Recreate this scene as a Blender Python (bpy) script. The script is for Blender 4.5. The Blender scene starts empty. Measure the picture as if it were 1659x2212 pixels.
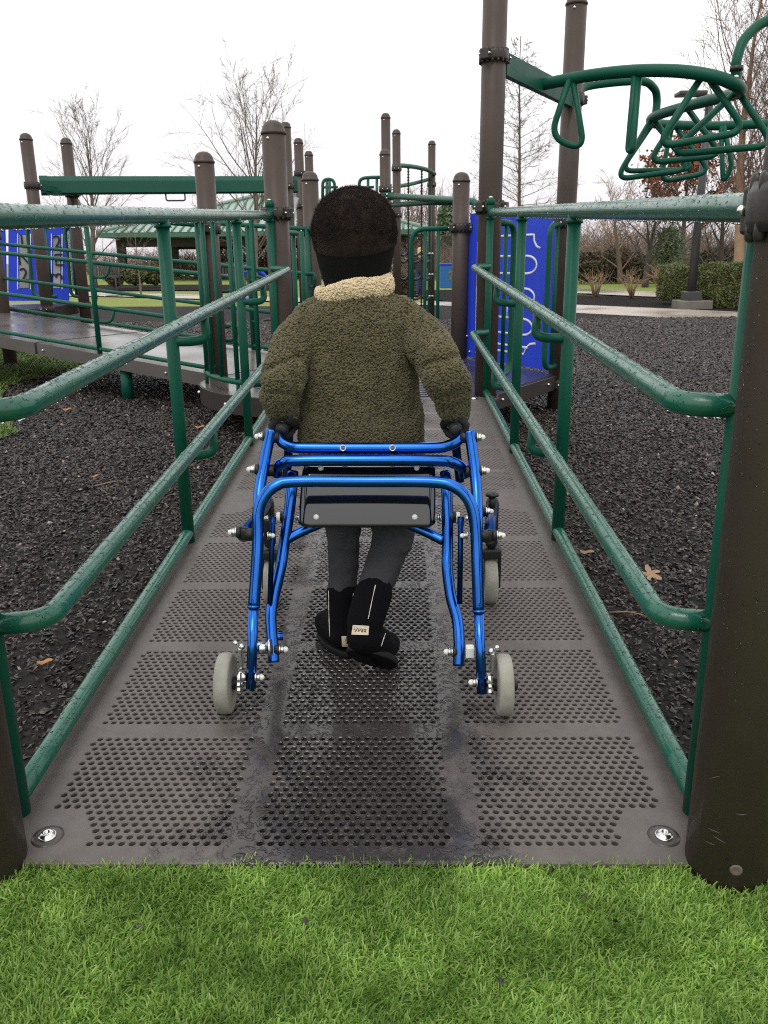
import bpy, bmesh, math, random
import numpy as np
from mathutils import Vector, Matrix, noise as mnoise
V = Vector
random.seed(7); rng = np.random.default_rng(7)
scene = bpy.context.scene
COL = scene.collection

# ------------------------------------------------------------------ camera geometry (solved from the photograph)
F, CX, CY = 1791.0, 829.5, 1106.0            # focal length and centre in 1659 x 2212 pixels
_p, _r = math.radians(17.0), math.radians(0.62)
CU = V((-math.sin(_r)*math.cos(_p), math.cos(_r)*math.cos(_p), -math.sin(_p)))
_d = V(((851-CX)/F, (CY-463)/F, 1)).normalized()
AL = math.asin(_d.dot(CU)); T = math.tan(AL)
CYW = (_d-_d.dot(CU)*CU).normalized()
CXW = CYW.cross(CU)
if CXW[0] < 0: CXW = -CXW
CAM = V((0, 0, 0.947)); Y0 = 1.136; GZ = -0.08
def ray(u, v):
    c = V(((u-CX)/F, (CY-v)/F, 1)); return V((CXW.dot(c), CYW.dot(c), CU.dot(c)))
def PZ(u, v, z): R = ray(u, v); return CAM+R*((z-CAM.z)/R.z)
def PY(u, v, y): R = ray(u, v); return CAM+R*(y/R.y)
def proj(p):
    q = V(p)-CAM; c = CXW*q.x+CYW*q.y+CU*q.z
    return CX+F*c.x/c.z, CY-F*c.y/c.z
def RZ(y): return (y-Y0)*T                   # height of the ramp surface

cam = bpy.data.cameras.new("camera"); co = bpy.data.objects.new("camera", cam); COL.objects.link(co)
R3 = Matrix(((CXW.x, CU.x*0, 0), (0, 0, 0), (0, 0, 0)))
def cam_axis(c): return V((CXW.dot(c), CYW.dot(c), CU.dot(c)))
rx, uy, fz = cam_axis(V((1, 0, 0))), cam_axis(V((0, 1, 0))), cam_axis(V((0, 0, 1)))
M = Matrix((( rx.x, uy.x, -fz.x, CAM.x), (rx.y, uy.y, -fz.y, CAM.y), (rx.z, uy.z, -fz.z, CAM.z), (0, 0, 0, 1)))
co.matrix_world = M
cam.sensor_fit = 'VERTICAL'; cam.sensor_height = 24; cam.lens = 24*F/2212
cam.clip_start = 0.05; cam.clip_end = 2000
cam.dof.use_dof = True; cam.dof.focus_distance = 1.95; cam.dof.aperture_fstop = 10
scene.camera = co

# ------------------------------------------------------------------ materials
MATS = {}
def nd(nt, t, **kw):
    n = nt.nodes.new(t)
    for k, v in kw.items():
        if k in n.inputs: n.inputs[k].default_value = v
        else: setattr(n, k, v)
    return n
def mat(name, col, rough=0.5, metal=0.0, spec=0.5, coat=0.0, var=None, vscale=30.0, vamt=0.5, bump=0.0, bscale=200.0,
        rvar=0.0, island=None, trans=0.0, ior=1.45, sheen=0.0, bdist=0.002, coords='Object', vdetail=4.0, sub=0.0):
    m = bpy.data.materials.new(name); m.use_nodes = True; nt = m.node_tree
    b = nt.nodes["Principled BSDF"]; L = nt.links
    def c4(c): return (c[0], c[1], c[2], 1)
    b.inputs["Base Color"].default_value = c4(col); b.inputs["Roughness"].default_value = rough
    b.inputs["Metallic"].default_value = metal; b.inputs["Specular IOR Level"].default_value = spec
    b.inputs["Coat Weight"].default_value = coat; b.inputs["Coat Roughness"].default_value = 0.08
    b.inputs["Transmission Weight"].default_value = trans; b.inputs["IOR"].default_value = ior
    b.inputs["Sheen Weight"].default_value = sheen
    tc = nd(nt, 'ShaderNodeTexCoord')
    out = tc.outputs[coords]
    csock = None
    if var is not None:
        n = nd(nt, 'ShaderNodeTexNoise', Scale=vscale, Detail=vdetail, Roughness=0.6); L.new(out, n.inputs['Vector'])
        cr = nd(nt, 'ShaderNodeValToRGB'); L.new(n.outputs['Fac'], cr.inputs['Fac'])
        cr.color_ramp.elements[0].position = 0.5-vamt*0.5; cr.color_ramp.elements[1].position = 0.5+vamt*0.5
        cr.color_ramp.elements[0].color = c4(col); cr.color_ramp.elements[1].color = c4(var)
        csock = cr.outputs['Color']
    if island is not None:
        g = nd(nt, 'ShaderNodeNewGeometry'); cr = nd(nt, 'ShaderNodeValToRGB'); L.new(g.outputs['Random Per Island'], cr.inputs['Fac'])
        els = cr.color_ramp.elements
        while len(els) < len(island): els.new(0.5)
        for i, c in enumerate(island):
            els[i].position = i/(len(island)-1) if len(c) == 3 else c[3]; els[i].color = c4(c)
        if csock is not None:
            mx = nd(nt, 'ShaderNodeMix', data_type='RGBA', blend_type='MULTIPLY'); mx.inputs[0].default_value = 1
            # colour noise multiplies the island colour; noise given around 1
            L.new(cr.outputs['Color'], mx.inputs[6]); L.new(csock, mx.inputs[7]); csock = mx.outputs[2]
        else: csock = cr.outputs['Color']
    if csock is not None: L.new(csock, b.inputs['Base Color'])
    if rvar:
        n = nd(nt, 'ShaderNodeTexNoise', Scale=vscale*0.6, Detail=3.0); L.new(out, n.inputs['Vector'])
        mr = nd(nt, 'ShaderNodeMapRange'); mr.inputs[1].default_value = 0.35; mr.inputs[2].default_value = 0.65
        mr.inputs[3].default_value = max(0.02, rough-rvar); mr.inputs[4].default_value = min(1, rough+rvar)
        L.new(n.outputs['Fac'], mr.inputs[0]); L.new(mr.outputs[0], b.inputs['Roughness'])
    if bump:
        n = nd(nt, 'ShaderNodeTexNoise', Scale=bscale, Detail=3.0); L.new(out, n.inputs['Vector'])
        bp = nd(nt, 'ShaderNodeBump', Strength=bump, Distance=bdist); L.new(n.outputs['Fac'], bp.inputs['Height'])
        L.new(bp.outputs['Normal'], b.inputs['Normal'])
    MATS[name] = m
    return m

GREEN = mat('green_paint', (0.0045, 0.072, 0.044), 0.42, spec=0.22, var=(0.0055, 0.082, 0.050), vscale=14, bump=0.08, bscale=160, rvar=0.06)
GREENW = mat('wet_green_paint', (0.006, 0.088, 0.054), 0.30, spec=0.45, var=(0.010, 0.110, 0.070), vscale=60, bump=0.25, bscale=260, rvar=0.12, coat=0.4)
GREENF = mat('green_paint_far', (0.008, 0.078, 0.050), 0.38, spec=0.35, var=(0.012, 0.092, 0.060), vscale=6)
BROWN = mat('brown_powder_coat', (0.062, 0.045, 0.038), 0.46, spec=0.25, var=(0.076, 0.057, 0.048), vscale=9, bump=0.12, bscale=420, rvar=0.08, bdist=0.001)
BROWND = mat('brown_plastic', (0.026, 0.020, 0.018), 0.36, var=(0.038, 0.031, 0.028), vscale=20, bump=0.1, bscale=120)
STEEL = mat('stainless_steel', (0.72, 0.71, 0.69), 0.22, metal=1.0)
NYLON = mat('white_nylon', (0.75, 0.74, 0.70), 0.4)
WATER = mat('rain_water', (1, 1, 1), 0.02, trans=1.0, ior=1.33)
BLUEAN = mat('blue_anodised', (0.026, 0.135, 0.50), 0.2, metal=1.0, var=(0.034, 0.16, 0.58), vscale=25, bump=0.03, bscale=300)
BLUEDK = mat('dark_blue_anodised', (0.010, 0.04, 0.16), 0.3, metal=1.0)
BLACKP = mat('black_plastic', (0.012, 0.012, 0.013), 0.42)
GLOSSB = mat('gloss_black_plate', (0.005, 0.005, 0.006), 0.04, spec=0.8, coat=0.3, ior=1.5)
RUBBERW = mat('pale_rubber', (0.33, 0.32, 0.28), 0.55, var=(0.24, 0.23, 0.18), vscale=28, vamt=0.4, bump=0.1, bscale=150)
BLUEPL = mat('blue_plastic', (0.020, 0.055, 0.56), 0.4, spec=0.3, var=(0.026, 0.065, 0.62), vscale=5, bump=0.05, bscale=300)
WHITEPL = mat('white_plastic', (0.72, 0.73, 0.78), 0.45)
TANPL = mat('tan_plastic', (0.52, 0.33, 0.14), 0.5, var=(0.45, 0.28, 0.12), vscale=20)
BLACKT = mat('black_lettering', (0.01, 0.01, 0.012), 0.5)
NAVY = mat('deck_with_blue_reflection', (0.030, 0.030, 0.060), 0.3, var=(0.042, 0.042, 0.078), vscale=14, rvar=0.15)  # violet tint paints the blue panel's reflection into the deck colour
CHAINM = mat('coated_chain', (0.02, 0.02, 0.022), 0.35, metal=0.3)
GALV = mat('galvanised_chain', (0.45, 0.45, 0.46), 0.35, metal=1.0)
CONC = mat('wet_concrete', (0.33, 0.275, 0.225), 0.32, var=(0.43, 0.37, 0.31), vscale=0.9, vamt=0.5, rvar=0.2, bump=0.1, bscale=30)
CONC2 = mat('grey_concrete', (0.11, 0.10, 0.085), 0.7, var=(0.16, 0.145, 0.125), vscale=6)
LAWN = mat('lawn_grass', (0.13, 0.17, 0.022), 0.9, var=(0.20, 0.23, 0.045), vscale=0.8, vamt=0.7, bump=0.6, bscale=14, bdist=0.05)
MULCHB = mat('bed_mulch', (0.008, 0.007, 0.0065), 0.9, spec=0.1, var=(0.022, 0.018, 0.017), vscale=22, bump=1.0, bscale=24, bdist=0.05)
BARK = mat('grey_bark', (0.115, 0.088, 0.070), 0.9, var=(0.18, 0.145, 0.12), vscale=9, bump=0.4, bscale=30, bdist=0.01)
BARKT = mat('tan_bark', (0.22, 0.14, 0.09), 0.9, var=(0.32, 0.21, 0.14), vscale=5, bump=0.4, bscale=20, bdist=0.01)
BARKD = mat('dark_bark', (0.045, 0.035, 0.030), 0.9, var=(0.075, 0.06, 0.052), vscale=9)
TWIG = mat('twig_bark', (0.15, 0.115, 0.095), 0.9)
TWIGR = mat('reddish_twigs', (0.17, 0.105, 0.085), 0.9, island=[(0.15, 0.09, 0.075), (0.24, 0.17, 0.13), (0.13, 0.085, 0.07)])
TWIGT = mat('tan_twigs', (0.26, 0.17, 0.10), 0.85, island=[(0.22, 0.13, 0.08), (0.34, 0.24, 0.15)])
RUSTL = mat('rust_leaves', (0.2, 0.07, 0.03), 0.7, island=[(0.14, 0.045, 0.02), (0.26, 0.09, 0.04), (0.20, 0.075, 0.03)])
HEDGEL = mat('hedge_leaves', (0.06, 0.1, 0.02), 0.55, island=[(0.05, 0.075, 0.02), (0.10, 0.135, 0.036), (0.16, 0.18, 0.055), (0.075, 0.105, 0.03), (0.15, 0.105, 0.05)])
PINEL = mat('pine_needles', (0.04, 0.08, 0.03), 0.6, island=[(0.085, 0.12, 0.065), (0.17, 0.22, 0.12), (0.12, 0.16, 0.085)])
BRUSHL = mat('brush_leaves', (0.08, 0.07, 0.03), 0.8, island=[(0.055, 0.045, 0.026), (0.10, 0.085, 0.045), (0.075, 0.055, 0.036), (0.045, 0.05, 0.02)])
ROOF = mat('sage_metal_roof', (0.20, 0.29, 0.235), 0.4, var=(0.24, 0.335, 0.275), vscale=0.7)
ROOFD = mat('green_fascia', (0.05, 0.14, 0.10), 0.45)
DARKW = mat('dark_timber', (0.03, 0.024, 0.02), 0.7)
DARKG = mat('dark_grey_metal', (0.035, 0.034, 0.036), 0.45, var=(0.05, 0.048, 0.05), vscale=3)
BINB = mat('bin_blue', (0.02, 0.13, 0.36), 0.5)
SKIN = mat('dark_brown_skin', (0.10, 0.045, 0.026), 0.5, var=(0.125, 0.058, 0.034), vscale=40)
SKINL = mat('light_skin', (0.5, 0.3, 0.2), 0.5)
GLOVE = mat('charcoal_glove_knit', (0.016, 0.016, 0.018), 0.85, bump=0.5, bscale=500, var=(0.026, 0.026, 0.028), vscale=80)
TROUS = mat('charcoal_trouser_cloth', (0.038, 0.038, 0.042), 0.9, spec=0.2, bump=0.35, bscale=700, bdist=0.001, var=(0.052, 0.052, 0.057), vscale=25)
SUEDE = mat('black_suede', (0.0032, 0.0032, 0.0045), 0.95, spec=0.15, bump=0.3, bscale=600, bdist=0.001)
SOLE = mat('black_sole_rubber', (0.006, 0.006, 0.0065), 0.7, spec=0.3, bump=0.3, bscale=200)
CREAM = mat('cream_label_leather', (0.62, 0.52, 0.38), 0.6)
PIPING = mat('white_stitching', (0.6, 0.56, 0.5), 0.8)
SHERPA = mat('olive_sherpa_pile', (0.08, 0.068, 0.03), 0.95, spec=0.2, sheen=0.25, island=[(0.098, 0.086, 0.044), (0.132, 0.117, 0.064), (0.115, 0.101, 0.053), (0.150, 0.134, 0.077)], var=(1.1, 1.08, 1.0), vscale=9, vamt=0.6)
MATS['olive_sherpa_pile'].node_tree.nodes['Color Ramp'].color_ramp.elements[0].color = (0.78, 0.74, 0.72, 1)
SHERPAB = mat('olive_backing', (0.068, 0.060, 0.030), 0.95)
SHERPC = mat('cream_sherpa_pile', (0.5, 0.38, 0.22), 0.95, sheen=0.3, island=[(0.56, 0.42, 0.25), (0.74, 0.60, 0.40), (0.64, 0.50, 0.32)])
HATF = mat('brown_black_wool_fuzz', (0.02, 0.013, 0.011), 0.95, spec=0.2, sheen=0.1, island=[(0.007, 0.0055, 0.005), (0.020, 0.014, 0.012), (0.012, 0.009, 0.008)], var=(2.3, 1.8, 1.65), vscale=28, vamt=0.5)
MATS['brown_black_wool_fuzz'].node_tree.nodes['Color Ramp'].color_ramp.elements[0].color = (0.5, 0.5, 0.5, 1)
HATB = mat('black_knit_band', (0.0075, 0.0070, 0.0075), 0.95, spec=0.15, bump=0.4, bscale=700, bdist=0.001)
LEAFO = mat('fallen_leaf_orange', (0.42, 0.17, 0.04), 0.6, var=(0.30, 0.13, 0.05), vscale=40)
LEAFB = mat('fallen_leaf_tan', (0.30, 0.19, 0.11), 0.7)
TURFB = mat('turf_backing', (0.07, 0.15, 0.028), 0.9, var=(0.11, 0.21, 0.045), vscale=60)
TURFD = mat('shaded_turf_blades', (0.1, 0.2, 0.03), 0.6, island=[(0.05, 0.09, 0.018), (0.10, 0.16, 0.03), (0.16, 0.23, 0.05), (0.08, 0.11, 0.03)])  # darker greens paint in the shade of the side ramp
TURFL = mat('turf_blades', (0.1, 0.2, 0.03), 0.42, var=(0.93, 0.94, 0.93), vscale=5, vamt=0.5,
            island=[(0.17, 0.34, 0.060), (0.44, 0.66, 0.15), (0.68, 0.88, 0.32), (0.28, 0.50, 0.09), (0.55, 0.76, 0.22)])
def translucent(m, fac):
    nt = m.node_tree; b = nt.nodes['Principled BSDF']; o = nt.nodes['Material Output']; t = nd(nt, 'ShaderNodeBsdfTranslucent'); x = nd(nt, 'ShaderNodeMixShader'); x.inputs[0].default_value = fac
    for l in b.inputs['Base Color'].links: nt.links.new(l.from_socket, t.inputs['Color'])
    nt.links.new(b.outputs[0], x.inputs[1]); nt.links.new(t.outputs[0], x.inputs[2]); nt.links.new(x.outputs[0], o.inputs['Surface'])
translucent(TURFL, 0.55)
MATS['turf_blades'].node_tree.nodes['Color Ramp'].color_ramp.elements[1].color = (1.15, 1.12, 1.05, 1)
CHIP = mat('rubber_chip', (0.03, 0.027, 0.026), 0.36, spec=0.5, island=[(0.005, 0.004, 0.004), (0.022, 0.016, 0.014), (0.009, 0.007, 0.0066), (0.046, 0.034, 0.030), (0.013, 0.010, 0.009), (0.080, 0.062, 0.055, 0.985), (0.40, 0.32, 0.27, 1.0)])
MULCH = mat('rubber_mulch_base', (0.004, 0.0035, 0.0035), 0.8, spec=0.2, var=(0.022, 0.018, 0.017), vscale=34, vamt=0.28, bump=1.0, bscale=36, bdist=0.03)
HAIRB = mat('blond_hair', (0.55, 0.36, 0.18), 0.6)
GREYV = mat('grey_knit', (0.25, 0.25, 0.27), 0.9)
JEANS = mat('blue_jeans', (0.03, 0.04, 0.10), 0.8)
DARKJ = mat('dark_jacket', (0.02, 0.02, 0.024), 0.8)

# wet ramp deck: brown coated steel, wet and darker between and in the middle of the hole panels
def deck_material():
    m = bpy.data.materials.new('wet_brown_deck'); m.use_nodes = True; nt = m.node_tree; L = nt.links
    b = nt.nodes["Principled BSDF"]
    tc = nd(nt, 'ShaderNodeTexCoord'); sep = nd(nt, 'ShaderNodeSeparateXYZ'); L.new(tc.outputs['Object'], sep.inputs[0])
    def math_(op, a, c=None):
        n = nd(nt, 'ShaderNodeMath', operation=op)
        for i, x in enumerate((a, c)):
            if x is None: continue
            if isinstance(x, (int, float)): n.inputs[i].default_value = x
            else: L.new(x, n.inputs[i])
        return n.outputs[0]
    n1 = nd(nt, 'ShaderNodeTexNoise', Scale=7.0, Detail=6.0, Roughness=0.65); L.new(tc.outputs['Object'], n1.inputs['Vector'])
    ax = math_('ABSOLUTE', sep.outputs[0]); w = math_('SUBTRACT', 0.31, ax); w = math_('MULTIPLY', w, 1.5)
    w = math_('MINIMUM', w, 0.26)
    wet = math_('ADD', math_('MULTIPLY', math_('SUBTRACT', n1.outputs['Fac'], 0.5), 0.9), w)
    mr = nd(nt, 'ShaderNodeMapRange'); mr.inputs[1].default_value = 0.02; mr.inputs[2].default_value = 0.2; L.new(wet, mr.inputs[0])
    wm = mr.outputs[0]
    n2 = nd(nt, 'ShaderNodeTexNoise', Scale=26.0, Detail=5.0); L.new(tc.outputs['Object'], n2.inputs['Vector'])
    cr = nd(nt, 'ShaderNodeValToRGB'); L.new(n2.outputs['Fac'], cr.inputs['Fac'])
    cr.color_ramp.elements[0].position = 0.3; cr.color_ramp.elements[1].position = 0.7
    cr.color_ramp.elements[0].color = (0.090, 0.076, 0.069, 1); cr.color_ramp.elements[1].color = (0.116, 0.100, 0.092, 1)
    mx = nd(nt, 'ShaderNodeMix', data_type='RGBA'); L.new(wm, mx.inputs[0]); L.new(cr.outputs['Color'], mx.inputs[6]); mx.inputs[7].default_value = (0.036, 0.031, 0.029, 1)
    L.new(mx.outputs[2], b.inputs['Base Color'])
    r = nd(nt, 'ShaderNodeMapRange'); r.inputs[3].default_value = 0.46; r.inputs[4].default_value = 0.13; L.new(wm, r.inputs[0]); L.new(r.outputs[0], b.inputs['Roughness'])
    # beads and rivulets of water standing on the wet part
    vo = nd(nt, 'ShaderNodeTexNoise', Scale=58.0, Detail=3.0, Distortion=1.4); L.new(tc.outputs['Object'], vo.inputs['Vector'])
    st = nd(nt, 'ShaderNodeMapRange', interpolation_type='SMOOTHSTEP'); st.inputs[1].default_value = 0.50; st.inputs[2].default_value = 0.60; L.new(vo.outputs['Fac'], st.inputs[0])
    hh = math_('MULTIPLY', st.outputs[0], wm)
    bp = nd(nt, 'ShaderNodeBump', Strength=0.9, Distance=0.004); L.new(hh, bp.inputs['Height'])
    L.new(bp.outputs['Normal'], b.inputs['Normal'])
    return m
DECK = deck_material()
DECKF = mat('wet_brown_deck_far', (0.085, 0.074, 0.070), 0.22, var=(0.11, 0.098, 0.094), vscale=2.5, rvar=0.12)

# ------------------------------------------------------------------ mesh helpers
def obj(name, me, parent=None, loc=None):
    o = bpy.data.objects.new(name, me); COL.objects.link(o)
    if parent is not None: o.parent = parent
    if loc is not None: o.location = loc
    return o
def tag(o, label=None, cat=None, group=None, kind=None):
    if label: o['label'] = label
    if cat: o['category'] = cat
    if group: o['group'] = group
    if kind: o['kind'] = kind
    return o
def thing(name, loc, label, cat, group=None):
    o = bpy.data.objects.new(name, None); COL.objects.link(o); o.location = loc; o.empty_display_size = 0.1
    return tag(o, label, cat, group)
def wloc(o):
    l = V((0, 0, 0))
    while o is not None: l = l+o.location; o = o.parent
    return l

def fillet(pts, rad, n=6):
    pts = [V(p) for p in pts]; out = [pts[0]]
    for i in range(1, len(pts)-1):
        a, b, c = pts[i-1], pts[i], pts[i+1]
        r = rad[i-1] if isinstance(rad, (list, tuple)) else rad
        d1, d2 = (a-b), (c-b); l1, l2 = d1.length, d2.length
        k = min(r, l1*0.49, l2*0.49)
        p0, p2 = b+d1/l1*k, b+d2/l2*k
        for j in range(n+1):
            t = j/n; out.append(p0*(1-t)**2+b*2*t*(1-t)+p2*t*t)
    out.append(pts[-1]); return out
def spline(pts, n=8):
    pts = [V(p) for p in pts]; P = [pts[0]*2-pts[1]]+pts+[pts[-1]*2-pts[-2]]; out = []
    for i in range(1, len(P)-2):
        for j in range(n):
            t = j/n; a, b, c, d = P[i-1:i+3]
            out.append(0.5*((2*b)+(c-a)*t+(2*a-5*b+4*c-d)*t*t+(3*b-a-3*c+d)*t**3))
    out.append(pts[-1]); return out

class MB:
    def __init__(s): s.v = []; s.f = []; s.m = []; s.sm = []
    def face(s, f, m=0, sm=True): s.f.append(tuple(f)); s.m.append(m); s.sm.append(sm)
    def tube(s, pts, r, seg=10, m=0, caps=True, closed=False, flat=None, up=None):
        pts = [V(p) for p in pts]; n = len(pts); base = len(s.v)
        rs = r if isinstance(r, list) else [r]*n
        tang = []
        for i in range(n):
            if closed: t = pts[(i+1) % n]-pts[i-1]
            else: t = pts[min(i+1, n-1)]-pts[max(i-1, 0)]
            tang.append(t.normalized() if t.length > 1e-9 else V((0, 0, 1)))
        ref = V(up) if up is not None else (V((0, 0, 1)) if abs(tang[0].z) < 0.9 else V((0, 1, 0)))
        nx = (ref-tang[0]*ref.dot(tang[0])).normalized()
        for i in range(n):
            nx = (nx-tang[i]*nx.dot(tang[i])).normalized(); ny = tang[i].cross(nx)
            rr = rs[i]; ra, rb = (rr if isinstance(rr, (tuple, list)) else (rr, rr))
            for k in range(seg):
                a = 2*math.pi*k/seg; s.v.append(pts[i]+nx*(math.cos(a)*ra)+ny*(math.sin(a)*rb))
        for i in range(n if closed else n-1):
            j = (i+1) % n
            for k in range(seg):
                k2 = (k+1) % seg; s.face((base+i*seg+k, base+i*seg+k2, base+j*seg+k2, base+j*seg+k), m)
        if caps and not closed:
            s.face([base+k for k in range(seg)][::-1], m, False); s.face([base+(n-1)*seg+k for k in range(seg)], m, False)
        return s
    def capsule(s, pts, rs, seg=14, m=0, up=None):
        pts = [V(p) for p in pts]
        def rr(x): return x if isinstance(x, (tuple, list)) else (x, x)
        t0 = (pts[1]-pts[0]).normalized(); t1 = (pts[-1]-pts[-2]).normalized()
        P, Q = [], []
        for a in (0.06, 0.3, 0.6):
            q = rr(rs[0]); mean = min(q); P.append(pts[0]-t0*mean*math.cos(a*math.pi/2)); Q.append((q[0]*math.sin(a*math.pi/2), q[1]*math.sin(a*math.pi/2)))
        P += pts; Q += [rr(x) for x in rs]
        for a in (0.6, 0.3, 0.06):
            q = rr(rs[-1]); mean = min(q); P.append(pts[-1]+t1*mean*math.cos(a*math.pi/2)); Q.append((q[0]*math.sin(a*math.pi/2), q[1]*math.sin(a*math.pi/2)))
        return s.tube(P, Q, seg, m, up=up)
    def box(s, c, d, m=0, rot=None, bev=0.0):
        c = V(c); hx, hy, hz = d[0]/2, d[1]/2, d[2]/2; R = rot if rot is not None else Matrix.Identity(3)
        if bev <= 0:
            b = len(s.v)
            for x, y, z in ((-1, -1, -1), (1, -1, -1), (1, 1, -1), (-1, 1, -1), (-1, -1, 1), (1, -1, 1), (1, 1, 1), (-1, 1, 1)):
                s.v.append(c+R@V((x*hx, y*hy, z*hz)))
            for f in ((3, 2, 1, 0), (4, 5, 6, 7), (0, 1, 5, 4), (1, 2, 6, 5), (2, 3, 7, 6), (3, 0, 4, 7)): s.face([b+i for i in f], m, False)
        else:
            bm = bmesh.new(); bmesh.ops.create_cube(bm, size=1)
            for v in bm.verts: v.co = V((v.co.x*d[0], v.co.y*d[1], v.co.z*d[2]))
            bmesh.ops.bevel(bm, geom=bm.edges[:], offset=bev, segments=2, affect='EDGES', profile=0.5)
            b = len(s.v); bm.verts.ensure_lookup_table()
            for v in bm.verts: s.v.append(c+R@v.co)
            for f in bm.faces: s.face([b+v.index for v in f.verts], m, False)
            bm.free()
        return s
    def lathe(s, prof, c, seg=24, m=0, axis=None):
        c = V(c); q = V((0, 0, 1)).rotation_difference(V(axis).normalized()).to_matrix() if axis is not None else Matrix.Identity(3)
        b = len(s.v)
        for r, z in prof:
            for k in range(seg):
                a = 2*math.pi*k/seg; s.v.append(c+q@V((r*math.cos(a), r*math.sin(a), z)))
        for i in range(len(prof)-1):
            for k in range(seg):
                k2 = (k+1) % seg; s.face((b+i*seg+k, b+i*seg+k2, b+(i+1)*seg+k2, b+(i+1)*seg+k), m)
        if prof[0][0] > 1e-6: s.face([b+k for k in range(seg)][::-1], m, False)
        if prof[-1][0] > 1e-6: s.face([b+(len(prof)-1)*seg+k for k in range(seg)], m, False)
        return s
    def ball(s, c, r, m=0, seg=12, rings=8, axis=None):
        r3 = r if isinstance(r, (tuple, list)) else (r, r, r); c = V(c); b = len(s.v)
        for i in range(1, rings):
            th = math.pi*i/rings
            for k in range(seg):
                a = 2*math.pi*k/seg; s.v.append(c+V((r3[0]*math.sin(th)*math.cos(a), r3[1]*math.sin(th)*math.sin(a), r3[2]*math.cos(th))))
        t = len(s.v); s.v.append(c+V((0, 0, r3[2]))); s.v.append(c-V((0, 0, r3[2])))
        for i in range(rings-2):
            for k in range(seg):
                k2 = (k+1) % seg; s.face((b+i*seg+k, b+(i+1)*seg+k, b+(i+1)*seg+k2, b+i*seg+k2), m)
        for k in range(seg):
            k2 = (k+1) % seg; s.face((t, b+k, b+k2), m); s.face((t+1, b+(rings-2)*seg+k2, b+(rings-2)*seg+k), m)
        return s
    def poly(s, pts, m=0):
        b = len(s.v); s.v += [V(p) for p in pts]; s.face(range(b, b+len(pts)), m, False); return s
    def prism(s, pts, d, m=0):                 # closed outline extruded by vector d
        d = V(d); b = len(s.v); n = len(pts); s.v += [V(p) for p in pts]; s.v += [V(p)+d for p in pts]
        s.face(range(b, b+n), m, False); s.face(range(b+2*n-1, b+n-1, -1), m, False)
        for i in range(n):
            j = (i+1) % n; s.face((b+j, b+i, b+n+i, b+n+j), m, False)
        return s
    def mesh(s, name, mats, org=(0, 0, 0), fixn=False):
        me = bpy.data.meshes.new(name); o = V(org)
        me.from_pydata([(v-o)[:] for v in s.v], [], s.f)
        for m in (mats if isinstance(mats, (list, tuple)) else [mats]): me.materials.append(m)
        me.polygons.foreach_set('material_index', s.m); me.polygons.foreach_set('use_smooth', s.sm)
        if fixn:
            bm = bmesh.new(); bm.from_mesh(me); bmesh.ops.recalc_face_normals(bm, faces=bm.faces[:]); bm.to_mesh(me); bm.free()
        me.update(); return me
    def part(s, name, mats, parent, fixn=False):
        return obj(name, s.mesh(name, mats, wloc(parent), fixn), parent)
    def top(s, name, mats, loc, fixn=False):
        return obj(name, s.mesh(name, mats, loc, fixn), None, loc)

def np_mesh(name, verts, faces, mats, midx=None, smooth=False):
    me = bpy.data.meshes.new(name); verts = np.asarray(verts, dtype=np.float32); faces = np.asarray(faces, dtype=np.int32)
    nf, k = faces.shape
    me.vertices.add(len(verts)); me.vertices.foreach_set('co', verts.ravel())
    me.loops.add(nf*k); me.loops.foreach_set('vertex_index', faces.ravel())
    me.polygons.add(nf); me.polygons.foreach_set('loop_start', np.arange(0, nf*k, k, dtype=np.int32))
    try: me.polygons.foreach_set('loop_total', np.full(nf, k, dtype=np.int32))
    except Exception: pass
    for m in (mats if isinstance(mats, (list, tuple)) else [mats]): me.materials.append(m)
    if midx is not None: me.polygons.foreach_set('material_index', np.asarray(midx, dtype=np.int32))
    me.polygons.foreach_set('use_smooth', np.full(nf, smooth, dtype=bool))
    me.update(calc_edges=True); me.validate(); return me
def rand_rot(n):
    q = rng.normal(size=(n, 4)); q /= np.linalg.norm(q, axis=1)[:, None]; w, x, y, z = q.T
    return np.stack([1-2*(y*y+z*z), 2*(x*y-z*w), 2*(x*z+y*w), 2*(x*y+z*w), 1-2*(x*x+z*z), 2*(y*z-x*w), 2*(x*z-y*w), 2*(y*z+x*w), 1-2*(x*x+y*y)], axis=1).reshape(n, 3, 3)
def scatter(bv, bf, pos, rot, scl):
    bv = np.asarray(bv, float); bf = np.asarray(bf); n = len(pos)
    lv = bv[None]*scl[:, None, :]; w = np.einsum('nij,nkj->nki', rot, lv)+pos[:, None, :]
    f = (bf[None]+(np.arange(n)*len(bv))[:, None, None]).reshape(-1, bf.shape[1])
    return w.reshape(-1, 3), f
OCT_V = [(1, 0, 0), (-1, 0, 0), (0, 1, 0), (0, -1, 0), (0, 0, 1), (0, 0, -1)]
OCT_F = [(0, 2, 4), (2, 1, 4), (1, 3, 4), (3, 0, 4), (2, 0, 5), (1, 2, 5), (3, 1, 5), (0, 3, 5)]
def ico(sub):
    bm = bmesh.new(); bmesh.ops.create_icosphere(bm, subdivisions=sub, radius=1)
    v = np.array([x.co[:] for x in bm.verts]); bm.verts.index_update(); f = np.array([[x.index for x in q.verts] for q in bm.faces]); bm.free(); return v, f
ICO1 = ico(1); ICO2 = ico(2)

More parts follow.
